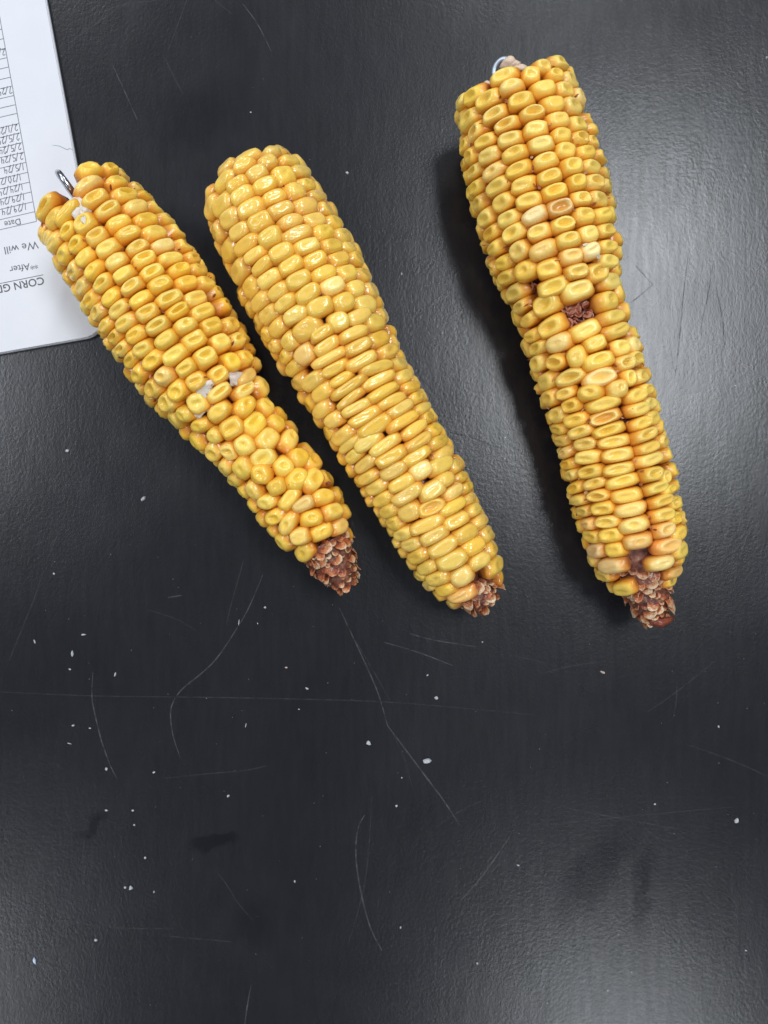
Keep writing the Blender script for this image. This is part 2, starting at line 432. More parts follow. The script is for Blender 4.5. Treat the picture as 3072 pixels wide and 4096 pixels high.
# ------------------------------------------------------------------ the booklet of records
BZ = 0.0022
def make_booklet():
    root = bpy.data.objects.new('record_booklet', None); col.objects.link(root)
    tag(root, 'white record booklet with rounded corner, printed table and handwritten dates, under corn', 'booklet')
    # outline in photo px (traced corner), then real size beyond the frame
    A = at(425, 1285, BZ)                     # the corner by the corn ear
    ex = (at(0, 1413, BZ) - at(383, 1345, BZ)).normalized()     # along the bottom edge
    ey = (at(193, 0, BZ) - at(314, 660, BZ)).normalized()       # up the side
    C = at(427, 1336, BZ)
    W, H, r = 0.216, 0.28, 0.0085
    def outline(inset, n=8):
        pts = []
        ang = ex.angle(ey)
        for (sx, sy) in ((0, 0), (1, 0), (1, 1), (0, 1)):
            for k in range(n + 1):
                t = k / n * math.pi / 2
                rr = r
                # rounded corner in the skewed frame
                u0, v0 = {(0, 0): (rr - rr * math.sin(math.pi/2 - t) , rr - rr * math.cos(math.pi/2 - t)),
                          (1, 0): (W - rr + rr * math.sin(t), rr - rr * math.cos(t)),
                          (1, 1): (W - rr + rr * math.cos(t), H - rr + rr * math.sin(t)),
                          (0, 1): (rr - rr * math.sin(t), H - rr + rr * math.cos(t))}[(sx, sy)]
                u0 = inset + u0 * (W - 2 * inset) / W; v0 = inset + v0 * (H - 2 * inset) / H
                pts.append(C + ex * u0 + ey * v0)
        return pts
    def slab(name, inset, z0, z1, mat):
        o = outline(inset); n = len(o)
        vs = [(p.x, p.y, z0) for p in o] + [(p.x, p.y, z1) for p in o]
        fs = [tuple(range(n, 2 * n)), tuple(reversed(range(n)))]
        for i in range(n): fs.append((i, (i + 1) % n, n + (i + 1) % n, n + i))
        me = mesh_from(name, vs, fs, False)
        bm = bmesh.new(); bm.from_mesh(me); bmesh.ops.recalc_face_normals(bm, faces=bm.faces); bm.to_mesh(me); bm.free()
        return link(name, me, mat, root)
    slab('backing_card', 0.0, 0.0, 0.0010, M_BOARD)
    slab('page_block', 0.0005, 0.0010, 0.0019, M_PAPER)
    page = slab('page', 0.0002, 0.0019, BZ, M_PAPER)
    zt = BZ + 0.00006
    def pt(x, y): return at(*full('C1', x, y), BZ)
    # printed grid: the border, then the row rules
    def border(y):                                  # x of the table border at height y in the enlargement
        return np.interp(y, [-200, 110, 680, 1305], [-52, 0, 104, 216])
    ribbon('ruled_line', [pt(border(-180), -180), pt(border(110), 110), pt(border(680), 680), pt(216, 1305)], 0.00028, M_RULE, page, zt, False)
    for k, y in enumerate([1305, 1248, 1190, 1132, 1074, 1016, 957, 897, 840, 783, 728, 668, 617, 563, 507, 455, 395, 340, 285, 228, 172, 116, 60, 4, -52, -108]):
        a = pt(border(y), y)
        d = (pt(0, 1355) - pt(216, 1305)).normalized()
        ribbon('ruled_line', [a, a + d * 0.07, a + d * 0.14], 0.00024, M_RULE, page, zt + 0.000004, False)
    ribbon('ruled_line', [pt(256, 1620), pt(256, 1620) + (pt(0, 1672) - pt(256, 1620)).normalized() * 0.045], 0.00025, M_INK, page, zt, False)
    # printed words (upside down to the viewer)
    def word(text, x, y, dx, size, bold=0.0):
        cu = bpy.data.curves.new('printed_text', 'FONT'); cu.body = text; cu.size = size; cu.offset = bold
        cu.resolution_u = 4
        tmp = bpy.data.objects.new('tmp', cu); col.objects.link(tmp)
        dg = bpy.context.evaluated_depsgraph_get(); dg.update()
        me = bpy.data.meshes.new_from_object(tmp.evaluated_get(dg))
        bpy.data.objects.remove(tmp)
        p = pt(x, y); d = (pt(*dx) - p).normalized()
        o = link('printed_text', me, M_INK, page)
        me.materials.clear(); me.materials.append(M_INK)
        o.location = (p.x, p.y, zt); o.rotation_euler = (0, 0, math.atan2(d.y, d.x))
    word('CORN GDD', 257, 1632, (0, 1683), 0.0041, 0.00005)
    word('**After', 220, 1543, (20, 1580), 0.0037)
    word('We will', 222, 1420, (0, 1462), 0.0042)
    word('Date', 121, 1287, (25, 1307), 0.0033)
    # handwritten dates: strokes of a pen
    G = {'1': [[(.3, 0), (.35, 1)]], '/': [[(0, -.15), (.6, 1.05)]],
         '2': [[(.05, .8), (.3, 1), (.55, .8), (.4, .45), (.0, .0), (.3, .06), (.65, .02)]],
         '9': [[(.5, .75), (.25, 1), (.05, .75), (.25, .5), (.5, .75), (.48, .35), (.4, 0)]],
         '0': [[(.3, 1), (.05, .6), (.15, .1), (.4, 0), (.58, .5), (.3, 1)]],
         '4': [[(.1, 1), (.05, .5), (.55, .5)], [(.5, .95), (.45, 0)]],
         '5': [[(.6, 1), (.15, 1), (.1, .6), (.45, .55), (.5, .2), (.25, 0), (0, .08)]],
         '7': [[(0, .95), (.6, 1), (.3, 0)]]}
    rows = [(1190, '1/29/24'), (1132, '1/29/24'), (1074, '1/24/24'), (1016, '1/20/24'), (957, '1/5/24'), (897, '2/5/24'), (840, '2/5/24'),
            (783, '2/5/24'), (728, '2/1/24'), (507, '7/24'), (285, '2/4')]
    for y, s in rows:
        x = border(y) - (40 if y > 960 else (12 if y > 600 else 4))
        sz = 0.0030
        p0 = pt(x, y - 4 - (x - border(y)) * 0.2); d = (pt(0, 1355) - pt(216, 1305)).normalized(); up = Vector((d.y, -d.x, 0)) * -1
        if up.y > 0: up = -up
        pen = Vector((0, 0, 0))
        for ch in s:
            for st in G[ch]:
                q = [p0 + pen + d * ((sx + random.uniform(-.05, .05) + sy * 0.12) * sz * 0.62) + up * ((0.08 + sy * 0.86 + random.uniform(-.05, .05)) * sz) for sx, sy in st]
                ribbon('pen_stroke', q, 0.00026, M_PEN, page, zt + 0.00001 + random.random() * 5e-6, False)
            pen = pen + d * sz * (0.40 if ch in '1/' else 0.56)
    # the thin mark near the page edge
    ribbon('pen_stroke', [pt(310, 856), pt(350, 862), pt(395, 882), pt(410, 876), pt(437, 888)], 0.00018, M_RULE, page, zt, True)
make_booklet()

# ------------------------------------------------------------------ kernel shapes
PROFILE = [(-2.7, .55, .82), (-2.0, .74, .94), (-1.5, .90, 1.03), (-1.1, 1.0, 1.07), (-.78, .985, 1.045), (-.52, .935, .99), (-.30, .87, .92),
           (-.14, .79, .84), (-.04, .70, .74), (0.0, .585, .61), (0.0, .46, .47), (0.0, .32, .31), (0.0, .16, .15)]
def kernel_mesh(name, seed, dent, oval, expo=2.5, puff=0.0, hollow=0.0, mat=None):
    r = random.Random(seed)
    SEG = 20
    off = Vector((r.uniform(-50, 50), r.uniform(-50, 50), r.uniform(-50, 50)))
    tilt = r.uniform(-.12, .12); tx = r.uniform(-.10, .10)
    dcx, dcy = r.uniform(-.12, .12), r.uniform(-.14, .14)
    dw = r.uniform(.22, .44); da = r.uniform(-.35, .35)
    vs, zone = [], []
    for (z, sx, sy) in PROFILE:
        for k in range(SEG):
            a = 2 * math.pi * k / SEG
            c, s = math.cos(a), math.sin(a)
            e = 2.0 / (expo + 1.3 * min(1, max(0, (-z - .15) / .8)))
            x = math.copysign(abs(c) ** e, c) * sx
            y = math.copysign(abs(s) ** e, s) * sy
            vs.append([x, y, z]); zone.append((sx, z))
    vs.append([0, 0, 0]); zone.append((0, 0))
    out, zc = [], []
    for (x, y, z), (sr, zz) in zip(vs, zone):
        rr = math.sqrt(x * x + y * y)
        if zz > -0.5:
            z += puff * max(0, 1 - rr * rr)                                  # rounded cap
            q = ((x - dcx) / (.52 * oval)) ** 2 + ((y - dcy - da * x) / dw) ** 2     # the dent
            z -= dent * math.exp(-q * 1.4)
            z += dent * 0.25 * math.exp(-((math.sqrt(q) - 1.45) / .4) ** 2)  # its raised lip
            z += (tilt * x + tx * y)
        if hollow and zz > -0.1:
            q = (x / .7) ** 2 + (y / .62) ** 2
            z -= hollow * max(0, 1 - q) ** 0.5
        nv = noise.noise_vector(Vector((x, y, z * .6)) * 1.1 + off)
        n2 = noise.noise_vector(Vector((x, y, z)) * 3.0 + off)
        x += nv.x * .10; y += nv.y * .10
        z += nv.z * .09 + n2.z * .055 * (1 if zz > -.5 else 0)
        out.append((x, y, z))
        crown = min(1, max(0, (zz + .42) / .36)) if zz < 0 else 1.0
        if hollow and sr < .5 and zz > -.1: crown *= .25
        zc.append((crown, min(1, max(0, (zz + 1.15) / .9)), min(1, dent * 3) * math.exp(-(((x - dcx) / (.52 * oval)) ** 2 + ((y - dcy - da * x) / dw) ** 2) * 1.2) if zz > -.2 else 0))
    fs = []
    nr = len(PROFILE)
    for i in range(nr - 1):
        for k in range(SEG):
            k2 = (k + 1) % SEG
            fs.append((i * SEG + k, i * SEG + k2, (i + 1) * SEG + k2, (i + 1) * SEG + k))
    cidx = len(out) - 1
    for k in range(SEG):
        fs.append(((nr - 1) * SEG + k, (nr - 1) * SEG + (k + 1) % SEG, cidx))
    fs.append(tuple(reversed(range(SEG))))
    me = mesh_from(name, out, fs)
    ca = me.color_attributes.new('zone', 'FLOAT_COLOR', 'POINT')
    ca.data.foreach_set('color', [c for z in zc for c in (*z, 1.0)])
    if mat: me.materials.append(mat)
    return me

KSET = {}
for ear in ('left', 'mid', 'right'):
    m = M_KERN[ear]
    d0 = {'left': .34, 'mid': .12, 'right': .36}[ear]
    pf = {'left': .16, 'mid': .26, 'right': .10}[ear]
    KSET[ear] = {
        'std': [kernel_mesh('kernel', 100 + i + hash_, d0 * (0.25 + .12 * i), .8 + .06 * (i % 6), 2.35 + .08 * (i % 5), pf, 0, m) for hash_ in ({'left': 0, 'mid': 500, 'right': 900}[ear],) for i in range(11)],
        'round': [kernel_mesh('kernel', 300 + i, d0 * (.35 + .14 * i), .55, 2.1 + .05 * i, pf + .22, 0, m) for i in range(5)],
        'smooth': [kernel_mesh('kernel', 400 + i, .06 + .03 * i, 1.0, 2.4, pf + .16, 0, m) for i in range(5)],
        'hollow': [kernel_mesh('kernel', 450 + i, .05, 1.0, 2.5, .05, .55, m) for i in range(2)],
    }

# ------------------------------------------------------------------ ears
def smooth_path(P, n=260):
    P = np.array(P, float)
    d = np.r_[0, np.cumsum(np.linalg.norm(np.diff(P[:, :2], axis=0), axis=1))]
    t = np.linspace(0, d[-1], n)
    Q = np.stack([np.interp(t, d, P[:, k]) for k in range(P.shape[1])], 1)
    k = np.exp(-0.5 * (np.arange(-14, 15) / 4.6) ** 2); k /= k.sum()
    out = Q.copy()
    for c in range(Q.shape[1]):
        ext = np.r_[2 * Q[0, c] - Q[14:0:-1, c], Q[:, c], 2 * Q[-1, c] - Q[-2:-16:-1, c]]
        out[:, c] = np.convolve(ext, k, 'valid')
    return out

class Ear:
    def __init__(self, stations, z0, z1):
        st = np.array(stations, float)               # px, py, half width px
        d = np.r_[0, np.cumsum(np.linalg.norm(np.diff(st[:, :2], axis=0), axis=1))]; d /= d[-1]
        z = z0 + (z1 - z0) * d
        k = (CAM_H - z) / F
        P = np.stack([(st[:, 0] - 1536) * k, -(st[:, 1] - 2048) * k, z, (st[:, 2] - 9) * k], 1)   # caps bulge past the mean surface
        Q = smooth_path(P)
        self.c = Q[:, :3]; self.R = Q[:, 3].copy()
        self.s = np.r_[0, np.cumsum(np.linalg.norm(np.diff(self.c, axis=0), axis=1))]
        self.L = self.s[-1]
        T = np.gradient(self.c, axis=0); T /= np.linalg.norm(T, axis=1)[:, None]
        Z = np.array([0, 0, 1.0])
        N = Z - (T @ Z)[:, None] * T; N /= np.linalg.norm(N, axis=1)[:, None]
        self.T, self.N, self.S = T, N, np.cross(T, N)
    def close_butt(self, length, r0=0.3):
        # rounded shoulder at the thick end
        Rl = np.interp(length, self.s, self.R)
        m = self.s < length
        x = 1 - self.s[m] / length
        self.R[m] = Rl * (r0 + (1 - r0) * np.sqrt(np.clip(1 - x ** 2.4, 0, 1)))
    def at(self, s, th, rad=None):
        c = np.array([np.interp(s, self.s, self.c[:, i]) for i in range(3)])
        N = np.array([np.interp(s, self.s, self.N[:, i]) for i in range(3)])
        S = np.array([np.interp(s, self.s, self.S[:, i]) for i in range(3)])
        R = np.interp(s, self.s, self.R) if rad is None else rad
        return c + R * (math.cos(th) * N + math.sin(th) * S)
    def frame(self, s, th):
        e = self.L * 0.004
        p = self.at(s, th)
        du = self.at(min(s + e, self.L), th) - self.at(max(s - e, 0), th)
        dt = self.at(s, th + .02) - self.at(s, th - .02)
        x = dt / np.linalg.norm(dt)
        n = np.cross(du, x); n /= np.linalg.norm(n)
        c = np.array([np.interp(s, self.s, self.c[:, i]) for i in range(3)])
        if np.dot(n, p - c) < 0: n = -n
        return p, x, n
    def build_lut(self):
        th = np.radians(np.linspace(-105, 105, 260))
        ss = np.linspace(0, self.L, 620)
        I = lambda A: np.stack([np.interp(ss, self.s, A[:, i]) for i in range(3)], 1)
        c, N, S, R = I(self.c), I(self.N), I(self.S), np.interp(ss, self.s, self.R)
        P = c[:, None] + R[:, None, None] * (np.cos(th)[None, :, None] * N[:, None] + np.sin(th)[None, :, None] * S[:, None])
        du = np.gradient(P, axis=0); dt = np.gradient(P, axis=1)
        n = np.cross(du, dt); n /= np.linalg.norm(n, axis=2)[:, :, None] + 1e-12
        out = P - c[:, None]
        sg = np.sign((n * out).sum(2)); n *= sg[:, :, None]
        V = np.array([0, 0, CAM_H]) - P; V /= np.linalg.norm(V, axis=2)[:, :, None]
        face = (n * V).sum(2)
        k = F / (CAM_H - P[..., 2])
        self.lut = (1536 + P[..., 0] * k, 2048 - P[..., 1] * k, face, ss, th)
    def find(self, px, py):
        X, Y, face, ss, th = self.lut
        d = (X - px) ** 2 + (Y - py) ** 2 + np.where(face < 0.03, 1e6, 0)
        i, j = np.unravel_index(np.argmin(d), d.shape)
        return ss[i], th[j], math.sqrt(d[i, j])

EARS = {}
EARS['left'] = dict(
    st=[(262, 752, 165), (300, 790, 190), (385, 883, 232), (569, 1136, 256), (741, 1400, 253), (833, 1533, 232), (892, 1629, 194), (926, 1690, 172), (1000, 1770, 170), (1064, 1835, 168),
        (1189, 1993, 172), (1264, 2116, 160), (1300, 2185, 120), (1318, 2215, 90)],
    z=(0.0262, 0.0160), butt=(0.011, 0.55), mm=[(0, 9.3, 5.0), (.52, 9.2, 5.1), (.62, 8.6, 6.2), (1, 8.2, 6.3)],
    pts=[('L2', [(550, 240), (525, 405), (585, 535), (712, 640), (820, 762), (910, 867), (995, 992), (1060, 1113), (1138, 1232), (1215, 1348), (1300, 1490), (1378, 1603), (1460, 1740), (1540, 1878),
                 (750, 268), (815, 370), (890, 500), (993, 615), (1092, 735), (1167, 858), (1260, 985), (1322, 1108), (1405, 1217), (1478, 1337), (1557, 1490), (1620, 1610),
                 (900, 275), (1040, 420), (1100, 530), (1190, 640), (1290, 750), (1380, 870), (1460, 1000), (1540, 1110), (1592, 1220), (1645, 1340),
                 (470, 800), (588, 908), (690, 1015), (775, 1138), (848, 1270), (928, 1386), (1003, 1506), (1082, 1630), (1167, 1756), (1247, 1890),
                 (310, 680), (310, 850), (395, 990), (480, 1110), (570, 1230), (640, 1350), (715, 1500), (790, 1610), (855, 1740), (945, 1850), (1020, 1990), (1110, 2090),
                 (175, 750), (190, 970), (280, 1090), (370, 1250), (450, 1400), (530, 1530), (605, 1650), (680, 1770), (755, 1880), (835, 1990), (910, 2090),
                 (140, 930), (225, 1210), (310, 1350), (395, 1490), (475, 1620), (555, 1740), (630, 1850), (700, 1960), (775, 2050)]),
         ('L3', [(235, 275), (310, 370), (390, 465), (465, 290), (565, 415), (560, 540), (560, 680), (515, 60), (585, 175), (655, 320), (775, 430), (745, 520),
                 (650, 60), (700, 160), (760, 290), (155, 435), (245, 545), (75, 530), (175, 630), (385, 625), (300, 710), (415, 790), (510, 855), (510, 975), (610, 980), (635, 800), (730, 925), (743, 630),
                 (815, 760), (910, 860), (900, 640), (975, 745), (1065, 870), (860, 1010), (850, 1130), (710, 1090), (600, 1080), (660, 1170), (1025, 1065), (1130, 1000),
                 (1235, 1030), (1110, 1150), (1235, 1160), (1335, 1130), (955, 1215), (795, 1250), (715, 1250), (1045, 1305), (1155, 1330), (1310, 1275), (1430, 1240),
                 (880, 1330), (785, 1365), (1210, 1435), (1380, 1375), (1480, 1370), (940, 1435), (855, 1450), (1030, 1480), (920, 1540), (1285, 1535), (1440, 1480),
                 (1120, 1565), (1010, 1610), (1140, 1690)])],
    special={('L2', 1260, 985): ('smooth', (1.02, 1.08, 1.9)), ('L3', 1155, 1330): ('smooth', (.85, .85, 1.5)), ('L3', 775, 430): ('smooth', (.95, .95, 1.5)),
             ('L3', 1120, 1565): ('smooth', (.95, .95, 1.5)), ('L3', 1440, 1480): ('round', (1.0, .95, 1.3))},
    holes=[('L2', 320, 460, 115), ('L2', 400, 560, 60), ('L3', 450, 580, 34), ('L3', 690, 440, 24)], round_from=.56,
    tip=[(1296, 2170, 112), (1320, 2215, 110), (1350, 2270, 92), (1375, 2315, 68), (1391, 2346, 44)])
EARS['mid'] = dict(
    st=[(958, 658, 80), (984, 705, 172), (1046, 805, 234), (1181, 1077, 260), (1294, 1285, 252), (1429, 1539, 222), (1560, 1762, 214), (1687, 1977, 204), (1800, 2190, 186), (1865, 2304, 160),
        (1895, 2360, 125), (1915, 2392, 90)],
    z=(0.0248, 0.0178), butt=(0.016, 0.12), mm=[(0, 9.2, 5.4), (.35, 9.2, 5.5), (.45, 10.6, 4.8), (.9, 10.4, 5.0), (1, 9.0, 6.0)],
    pts=[('L4', [(390, 150), (600, 120), (225, 230), (370, 215), (560, 180), (740, 190), (210, 350), (480, 280), (700, 295), (830, 270), (310, 370), (545, 375), (790, 420), (880, 375),
                 (350, 460), (610, 465), (670, 560), (870, 535), (960, 460), (420, 560), (750, 650), (940, 640), (1030, 560), (195, 540), (490, 660), (800, 750), (1010, 740), (1090, 665),
                 (250, 650), (320, 740), (570, 780), (870, 850), (1070, 840), (1150, 770), (380, 850), (660, 895), (930, 950), (1130, 940), (1205, 860), (240, 900), (450, 920), (735, 1000),
                 (1005, 1050), (1185, 1050), (1260, 950), (170, 760), (500, 1010), (800, 1110), (1075, 1150), (1320, 1070), (1255, 1170), (550, 1110), (620, 1210), (865, 1225), (1375, 1190),
                 (955, 1310), (1165, 1270), (1325, 1290), (680, 1300), (1110, 1430), (1270, 1400), (1410, 1430), (755, 1390), (845, 1500), (980, 1520), (1235, 1520), (1440, 1560),
                 (320, 1060), (410, 1190), (490, 1290), (360, 1270), (550, 1390), (410, 1360), (610, 1500), (700, 1600), (820, 1700), (470, 1460), (540, 1550), (600, 1640), (670, 1720), (740, 1810)]),
         ('L5', [(180, 157), (200, 243), (240, 325), (285, 405), (350, 462), (355, 548), (405, 615), (470, 680), (540, 745), (480, 880), (610, 890), (660, 980), (680, 1080), (745, 1170), (775, 1260),
                 (790, 1385), (925, 1480), (985, 1560), (1050, 1640), (1120, 1735), (1195, 1860),
                 (440, 150), (460, 260), (585, 300), (590, 395), (625, 485), (690, 548), (755, 605), (780, 690), (870, 750), (895, 845), (860, 960), (905, 1060), (990, 1210), (960, 1350), (1045, 1030),
                 (1080, 1130), (1150, 1220), (1150, 1330), (1160, 1440), (1240, 1530), (1300, 1620), (1340, 1735),
                 (670, 180), (760, 270), (790, 360), (835, 450), (880, 520), (925, 600), (960, 665), (1010, 760), (1040, 850), (1080, 930), (1160, 1030), (1210, 1110), (1245, 1190), (1270, 1265),
                 (1305, 1350), (1340, 1440), (1390, 1530), (1430, 1640), (1460, 1770),
                 (75, 420), (140, 500), (60, 590), (145, 645), (225, 705), (200, 800), (300, 830), (340, 895), (380, 975), (460, 1035), (480, 1130), (540, 1210), (590, 1300), (630, 1385), (670, 1470),
                 (740, 1560), (800, 1625), (850, 1710), (910, 1800), (990, 1880), (1060, 1960), (1180, 2000),
                 (350, 1090), (420, 1170), (455, 1245), (500, 1310), (550, 1390), (590, 1465), (640, 1540), (690, 1615), (740, 1690), (800, 1765), (880, 1855), (940, 1920), (1010, 2000), (1110, 2060)])],
    special={('L5', 905, 1060): ('smooth', (1.06, 1.15, 1.9)), ('L4', 820, 1700): ('smooth', (1.08, 1.08, 1.6)), ('L4', 1075, 1150): ('smooth', (1.1, 1.12, 1.7)),
             ('L5', 200, 243): ('smooth', (1.1, 1.14, 1.7)), ('L5', 1180, 2000): ('smooth', (1.08, 1.0, 1.9)), ('L5', 960, 1350): ('hollow', (1.1, 1.12, 1.5)),
             ('L5', 1195, 1860): ('round', (1, 1, 1.2)), ('L5', 1340, 1735): ('round', (1, 1, 1))},
    holes=[('L5', 490, 508, 30), ('L5', 735, 840, 28), ('L5', 880, 1165, 32), ('L5', 1035, 1425, 34), ('L5', 1350, 1900, 60)], round_from=.97,
    tip=[(1880, 2330, 104), (1908, 2366, 98), (1936, 2392, 82), (1956, 2412, 58)])
EARS['right'] = dict(
    st=[(2032, 272, 150), (2043, 315, 200), (2063, 405, 244), (2106, 605, 272), (2158, 793, 276), (2211, 999, 266), (2240, 1100, 252), (2258, 1170, 226), (2272, 1235, 216), (2307, 1330, 219), (2340, 1437, 220),
        (2396, 1610, 222), (2440, 1760, 214), (2465, 1862, 220), (2498, 1991, 216), (2531, 2121, 206), (2555, 2247, 190), (2582, 2320, 150), (2592, 2350, 110)],
    z=(0.0254, 0.0198), butt=(0.013, 0.45), mm=[(0, 8.9, 5.5), (.4, 8.8, 5.4), (.5, 9.6, 5.8), (.62, 9.2, 5.2), (.7, 10.0, 4.5), (1, 9.6, 4.9)],
    pts=[('L6', [(510, 210), (575, 300), (660, 430), (770, 530), (795, 670), (850, 810), (885, 950), (920, 1090), (970, 1210), (1015, 1360), (1045, 1510), (1090, 1650), (1120, 1790), (1165, 1920), (1165, 2080),
                 (765, 200), (880, 310), (960, 460), (1010, 590), (1045, 720), (1075, 860), (1130, 1000), (1170, 1140), (1210, 1280), (1240, 1430), (1275, 1590), (1290, 1740), (1360, 1930),
                 (870, 130), (980, 200), (1070, 330), (1145, 470), (1190, 630), (1205, 760), (1255, 880), (1300, 1010), (1320, 1140), (1365, 1290), (1400, 1430), (1430, 1560), (1440, 1710), (1450, 1830), (1480, 2000),
                 (350, 430), (410, 560), (520, 640), (555, 770), (595, 900), (625, 1040), (665, 1170), (715, 1310), (770, 1440), (810, 1580), (855, 1740), (890, 1910), (935, 2060),
                 (215, 410), (180, 610), (240, 720), (325, 800), (365, 920), (405, 1060), (435, 1190), (475, 1330), (525, 1470), (580, 1600), (625, 1750), (690, 1920),
                 (150, 850), (205, 940), (235, 1060), (255, 1210), (275, 1350), (330, 1480), (380, 1600), (420, 1730), (490, 1870), (500, 1990),
                 (155, 1000), (165, 1120), (215, 1250), (240, 1390)]),
         ('L7', [(605, 670), (650, 850), (720, 980), (680, 1140), (885, 1090), (970, 870), (1040, 970), (1080, 1120), (1190, 620), (1220, 745), (1240, 860), (1280, 1000), (1330, 1130), (1340, 1260),
                 (1245, 1350), (1080, 1260), (985, 1395), (810, 1270), (770, 1400), (825, 1500), (1110, 1480), (850, 1630), (1105, 1600), (895, 1720), (1140, 1700), (930, 1820), (1180, 1800),
                 (960, 1930), (1215, 1910), (1420, 1400), (1440, 1520), (1460, 1630), (1480, 1735), (1510, 1835), (1530, 1935),
                 (340, 580), (390, 690), (460, 790), (490, 930), (540, 1030), (540, 1150), (600, 1310), (640, 1440), (700, 1590), (710, 1700), (740, 1800), (770, 1890), (790, 1990),
                 (1370, 990), (1390, 1100), (1440, 1250), (1480, 1360), (1510, 1470), (1540, 1590)]),
         ('L8', [(905, 530), (930, 640), (970, 770), (1010, 895), (1040, 1040), (1075, 1195), (620, 550), (660, 660), (695, 775), (735, 890), (770, 1015), (810, 1140), (850, 1270),
                 (1265, 560), (1305, 680), (1345, 805), (1365, 940), (1380, 1080), (1405, 1225), (1330, 1390), (1450, 1475), (450, 580), (490, 700), (520, 810), (560, 920), (610, 1030),
                 (640, 1150), (680, 1280), (810, 1430), (1370, 600), (1400, 710), (1440, 830), (1460, 970), (1475, 1110), (1490, 1270), (1440, 1620)])],
    special={('L6', 1015, 1360): ('hollow', (.92, .90, 1.3)), ('L6', 1290, 1740): ('smooth', (1.04, 1.15, 2.6)), ('L7', 1105, 1600): ('hollow', (.90, .88, 1.2)),
             ('L7', 1080, 1260): ('std', (1.0, 1.02, 1.8)), ('L6', 770, 1440): ('smooth', (1.0, 1.05, 2.0)), ('L6', 1120, 1790): ('std', (1.0, .95, 1.7)), ('L6', 855, 1740): ('round', (1.05, 1.05, 1.7)),
             ('L7', 885, 1090): ('round', (1, 1, 1)), ('L7', 1245, 1350): ('round', (1.03, 1, 1)), ('L6', 690, 1920): ('round', (1.0, 1, 1)), ('L7', 985, 1395): ('round', (1, 1, 1)),
             ('L8', 1075, 1195): ('round', (1.0, .92, 1.3)), ('L8', 1330, 1390): ('round', (1.02, 1.1, 1.9)), ('L8', 1450, 1475): ('smooth', (1.0, .82, 1.0)), ('L8', 810, 1430): ('smooth', (.98, .9, 1.5)),
             ('L8', 680, 1280): ('smooth', (.98, .9, 1.5)), ('L8', 610, 1030): ('smooth', (.98, .9, 1.5)), ('L8', 1380, 1080): ('std', (.98, .9, 1.5)), ('L8', 1405, 1225): ('std', (1.0, .9, 1.6)),
             ('L7', 1190, 620): ('std', (1, .98, 1.0))},
    holes=[('L7', 890, 690, 108), ('L7', 970, 690, 88), ('L7', 820, 770, 50), ('L7', 430, 520, 48), ('L7', 540, 520, 28), ('L7', 1050, 500, 26), ('L8', 1130, 1400, 80), ('L8', 1000, 1420, 60), ('L8', 980, 1530, 75), ('L8', 1180, 1540, 110), ('L8', 1290, 1560, 60)], round_from=2,
    tip=[(2556, 2235, 118), (2572, 2300, 118), (2592, 2370, 102), (2606, 2430, 82), (2618, 2468, 60), (2630, 2494, 40)])

LABEL = {
    'left': ('corn_ear', 'amber corn ear with narrow twisted lower half, its thick end lying on the white booklet'),
    'mid': ('corn_ear', 'glossy lacquered corn ear with crowded slender kernels, lying between the two other ears'),
    'right': ('corn_ear', 'dented corn ear with red bare patch at its waist, standing apart from the others'),
}

def tube(name, pts, rad, mat, parent, seg=10, closed=False, cap=True):
    P = [Vector(p) for p in pts]; n = len(P)
    vs, fs = [], []
    prev = None
    for i, p in enumerate(P):
        if closed: d = P[(i + 1) % n] - P[i - 1]
        else: d = P[min(i + 1, n - 1)] - P[max(i - 1, 0)]
        d.normalize()
        if prev is None:
            a = d.orthogonal().normalized()
        else:
            a = (prev - d * prev.dot(d)).normalized()
        prev = a; b = d.cross(a)
        r = rad[i] if isinstance(rad, (list, tuple)) else rad
        for k in range(seg):
            t = 2 * math.pi * k / seg
            vs.append(p + a * math.cos(t) * r + b * math.sin(t) * r)
    for i in range(n if closed else n - 1):
        j = (i + 1) % n
        for k in range(seg):
            k2 = (k + 1) % seg
            fs.append((i * seg + k, i * seg + k2, j * seg + k2, j * seg + k))
    if not closed and cap:
        fs.append(tuple(reversed(range(seg)))); fs.append(tuple(range((n - 1) * seg, n * seg)))
    return link(name, mesh_from(name, vs, fs), mat, parent)

def lump(name, centre, r, squash, seed, mat, parent, detail=2):
    bm = bmesh.new()
    bmesh.ops.create_icosphere(bm, subdivisions=detail + 1, radius=1.0)
    off = Vector((seed * 3.1, seed * 1.7, seed * .9))
    for v in bm.verts:
        k = 1 + .55 * noise.noise(v.co * 1.1 + off) + .10 * noise.noise(v.co * 2.3 + off)
        v.co = v.co * k
        v.co = Vector((v.co.x * r * squash[0], v.co.y * r * squash[1], v.co.z * r * squash[2]))
    me = bpy.data.meshes.new(name); bm.to_mesh(me); bm.free()
    me.polygons.foreach_set('use_smooth', [True] * len(me.polygons))
    o = link(name, me, mat, parent)
    o.matrix_local = centre
    return o

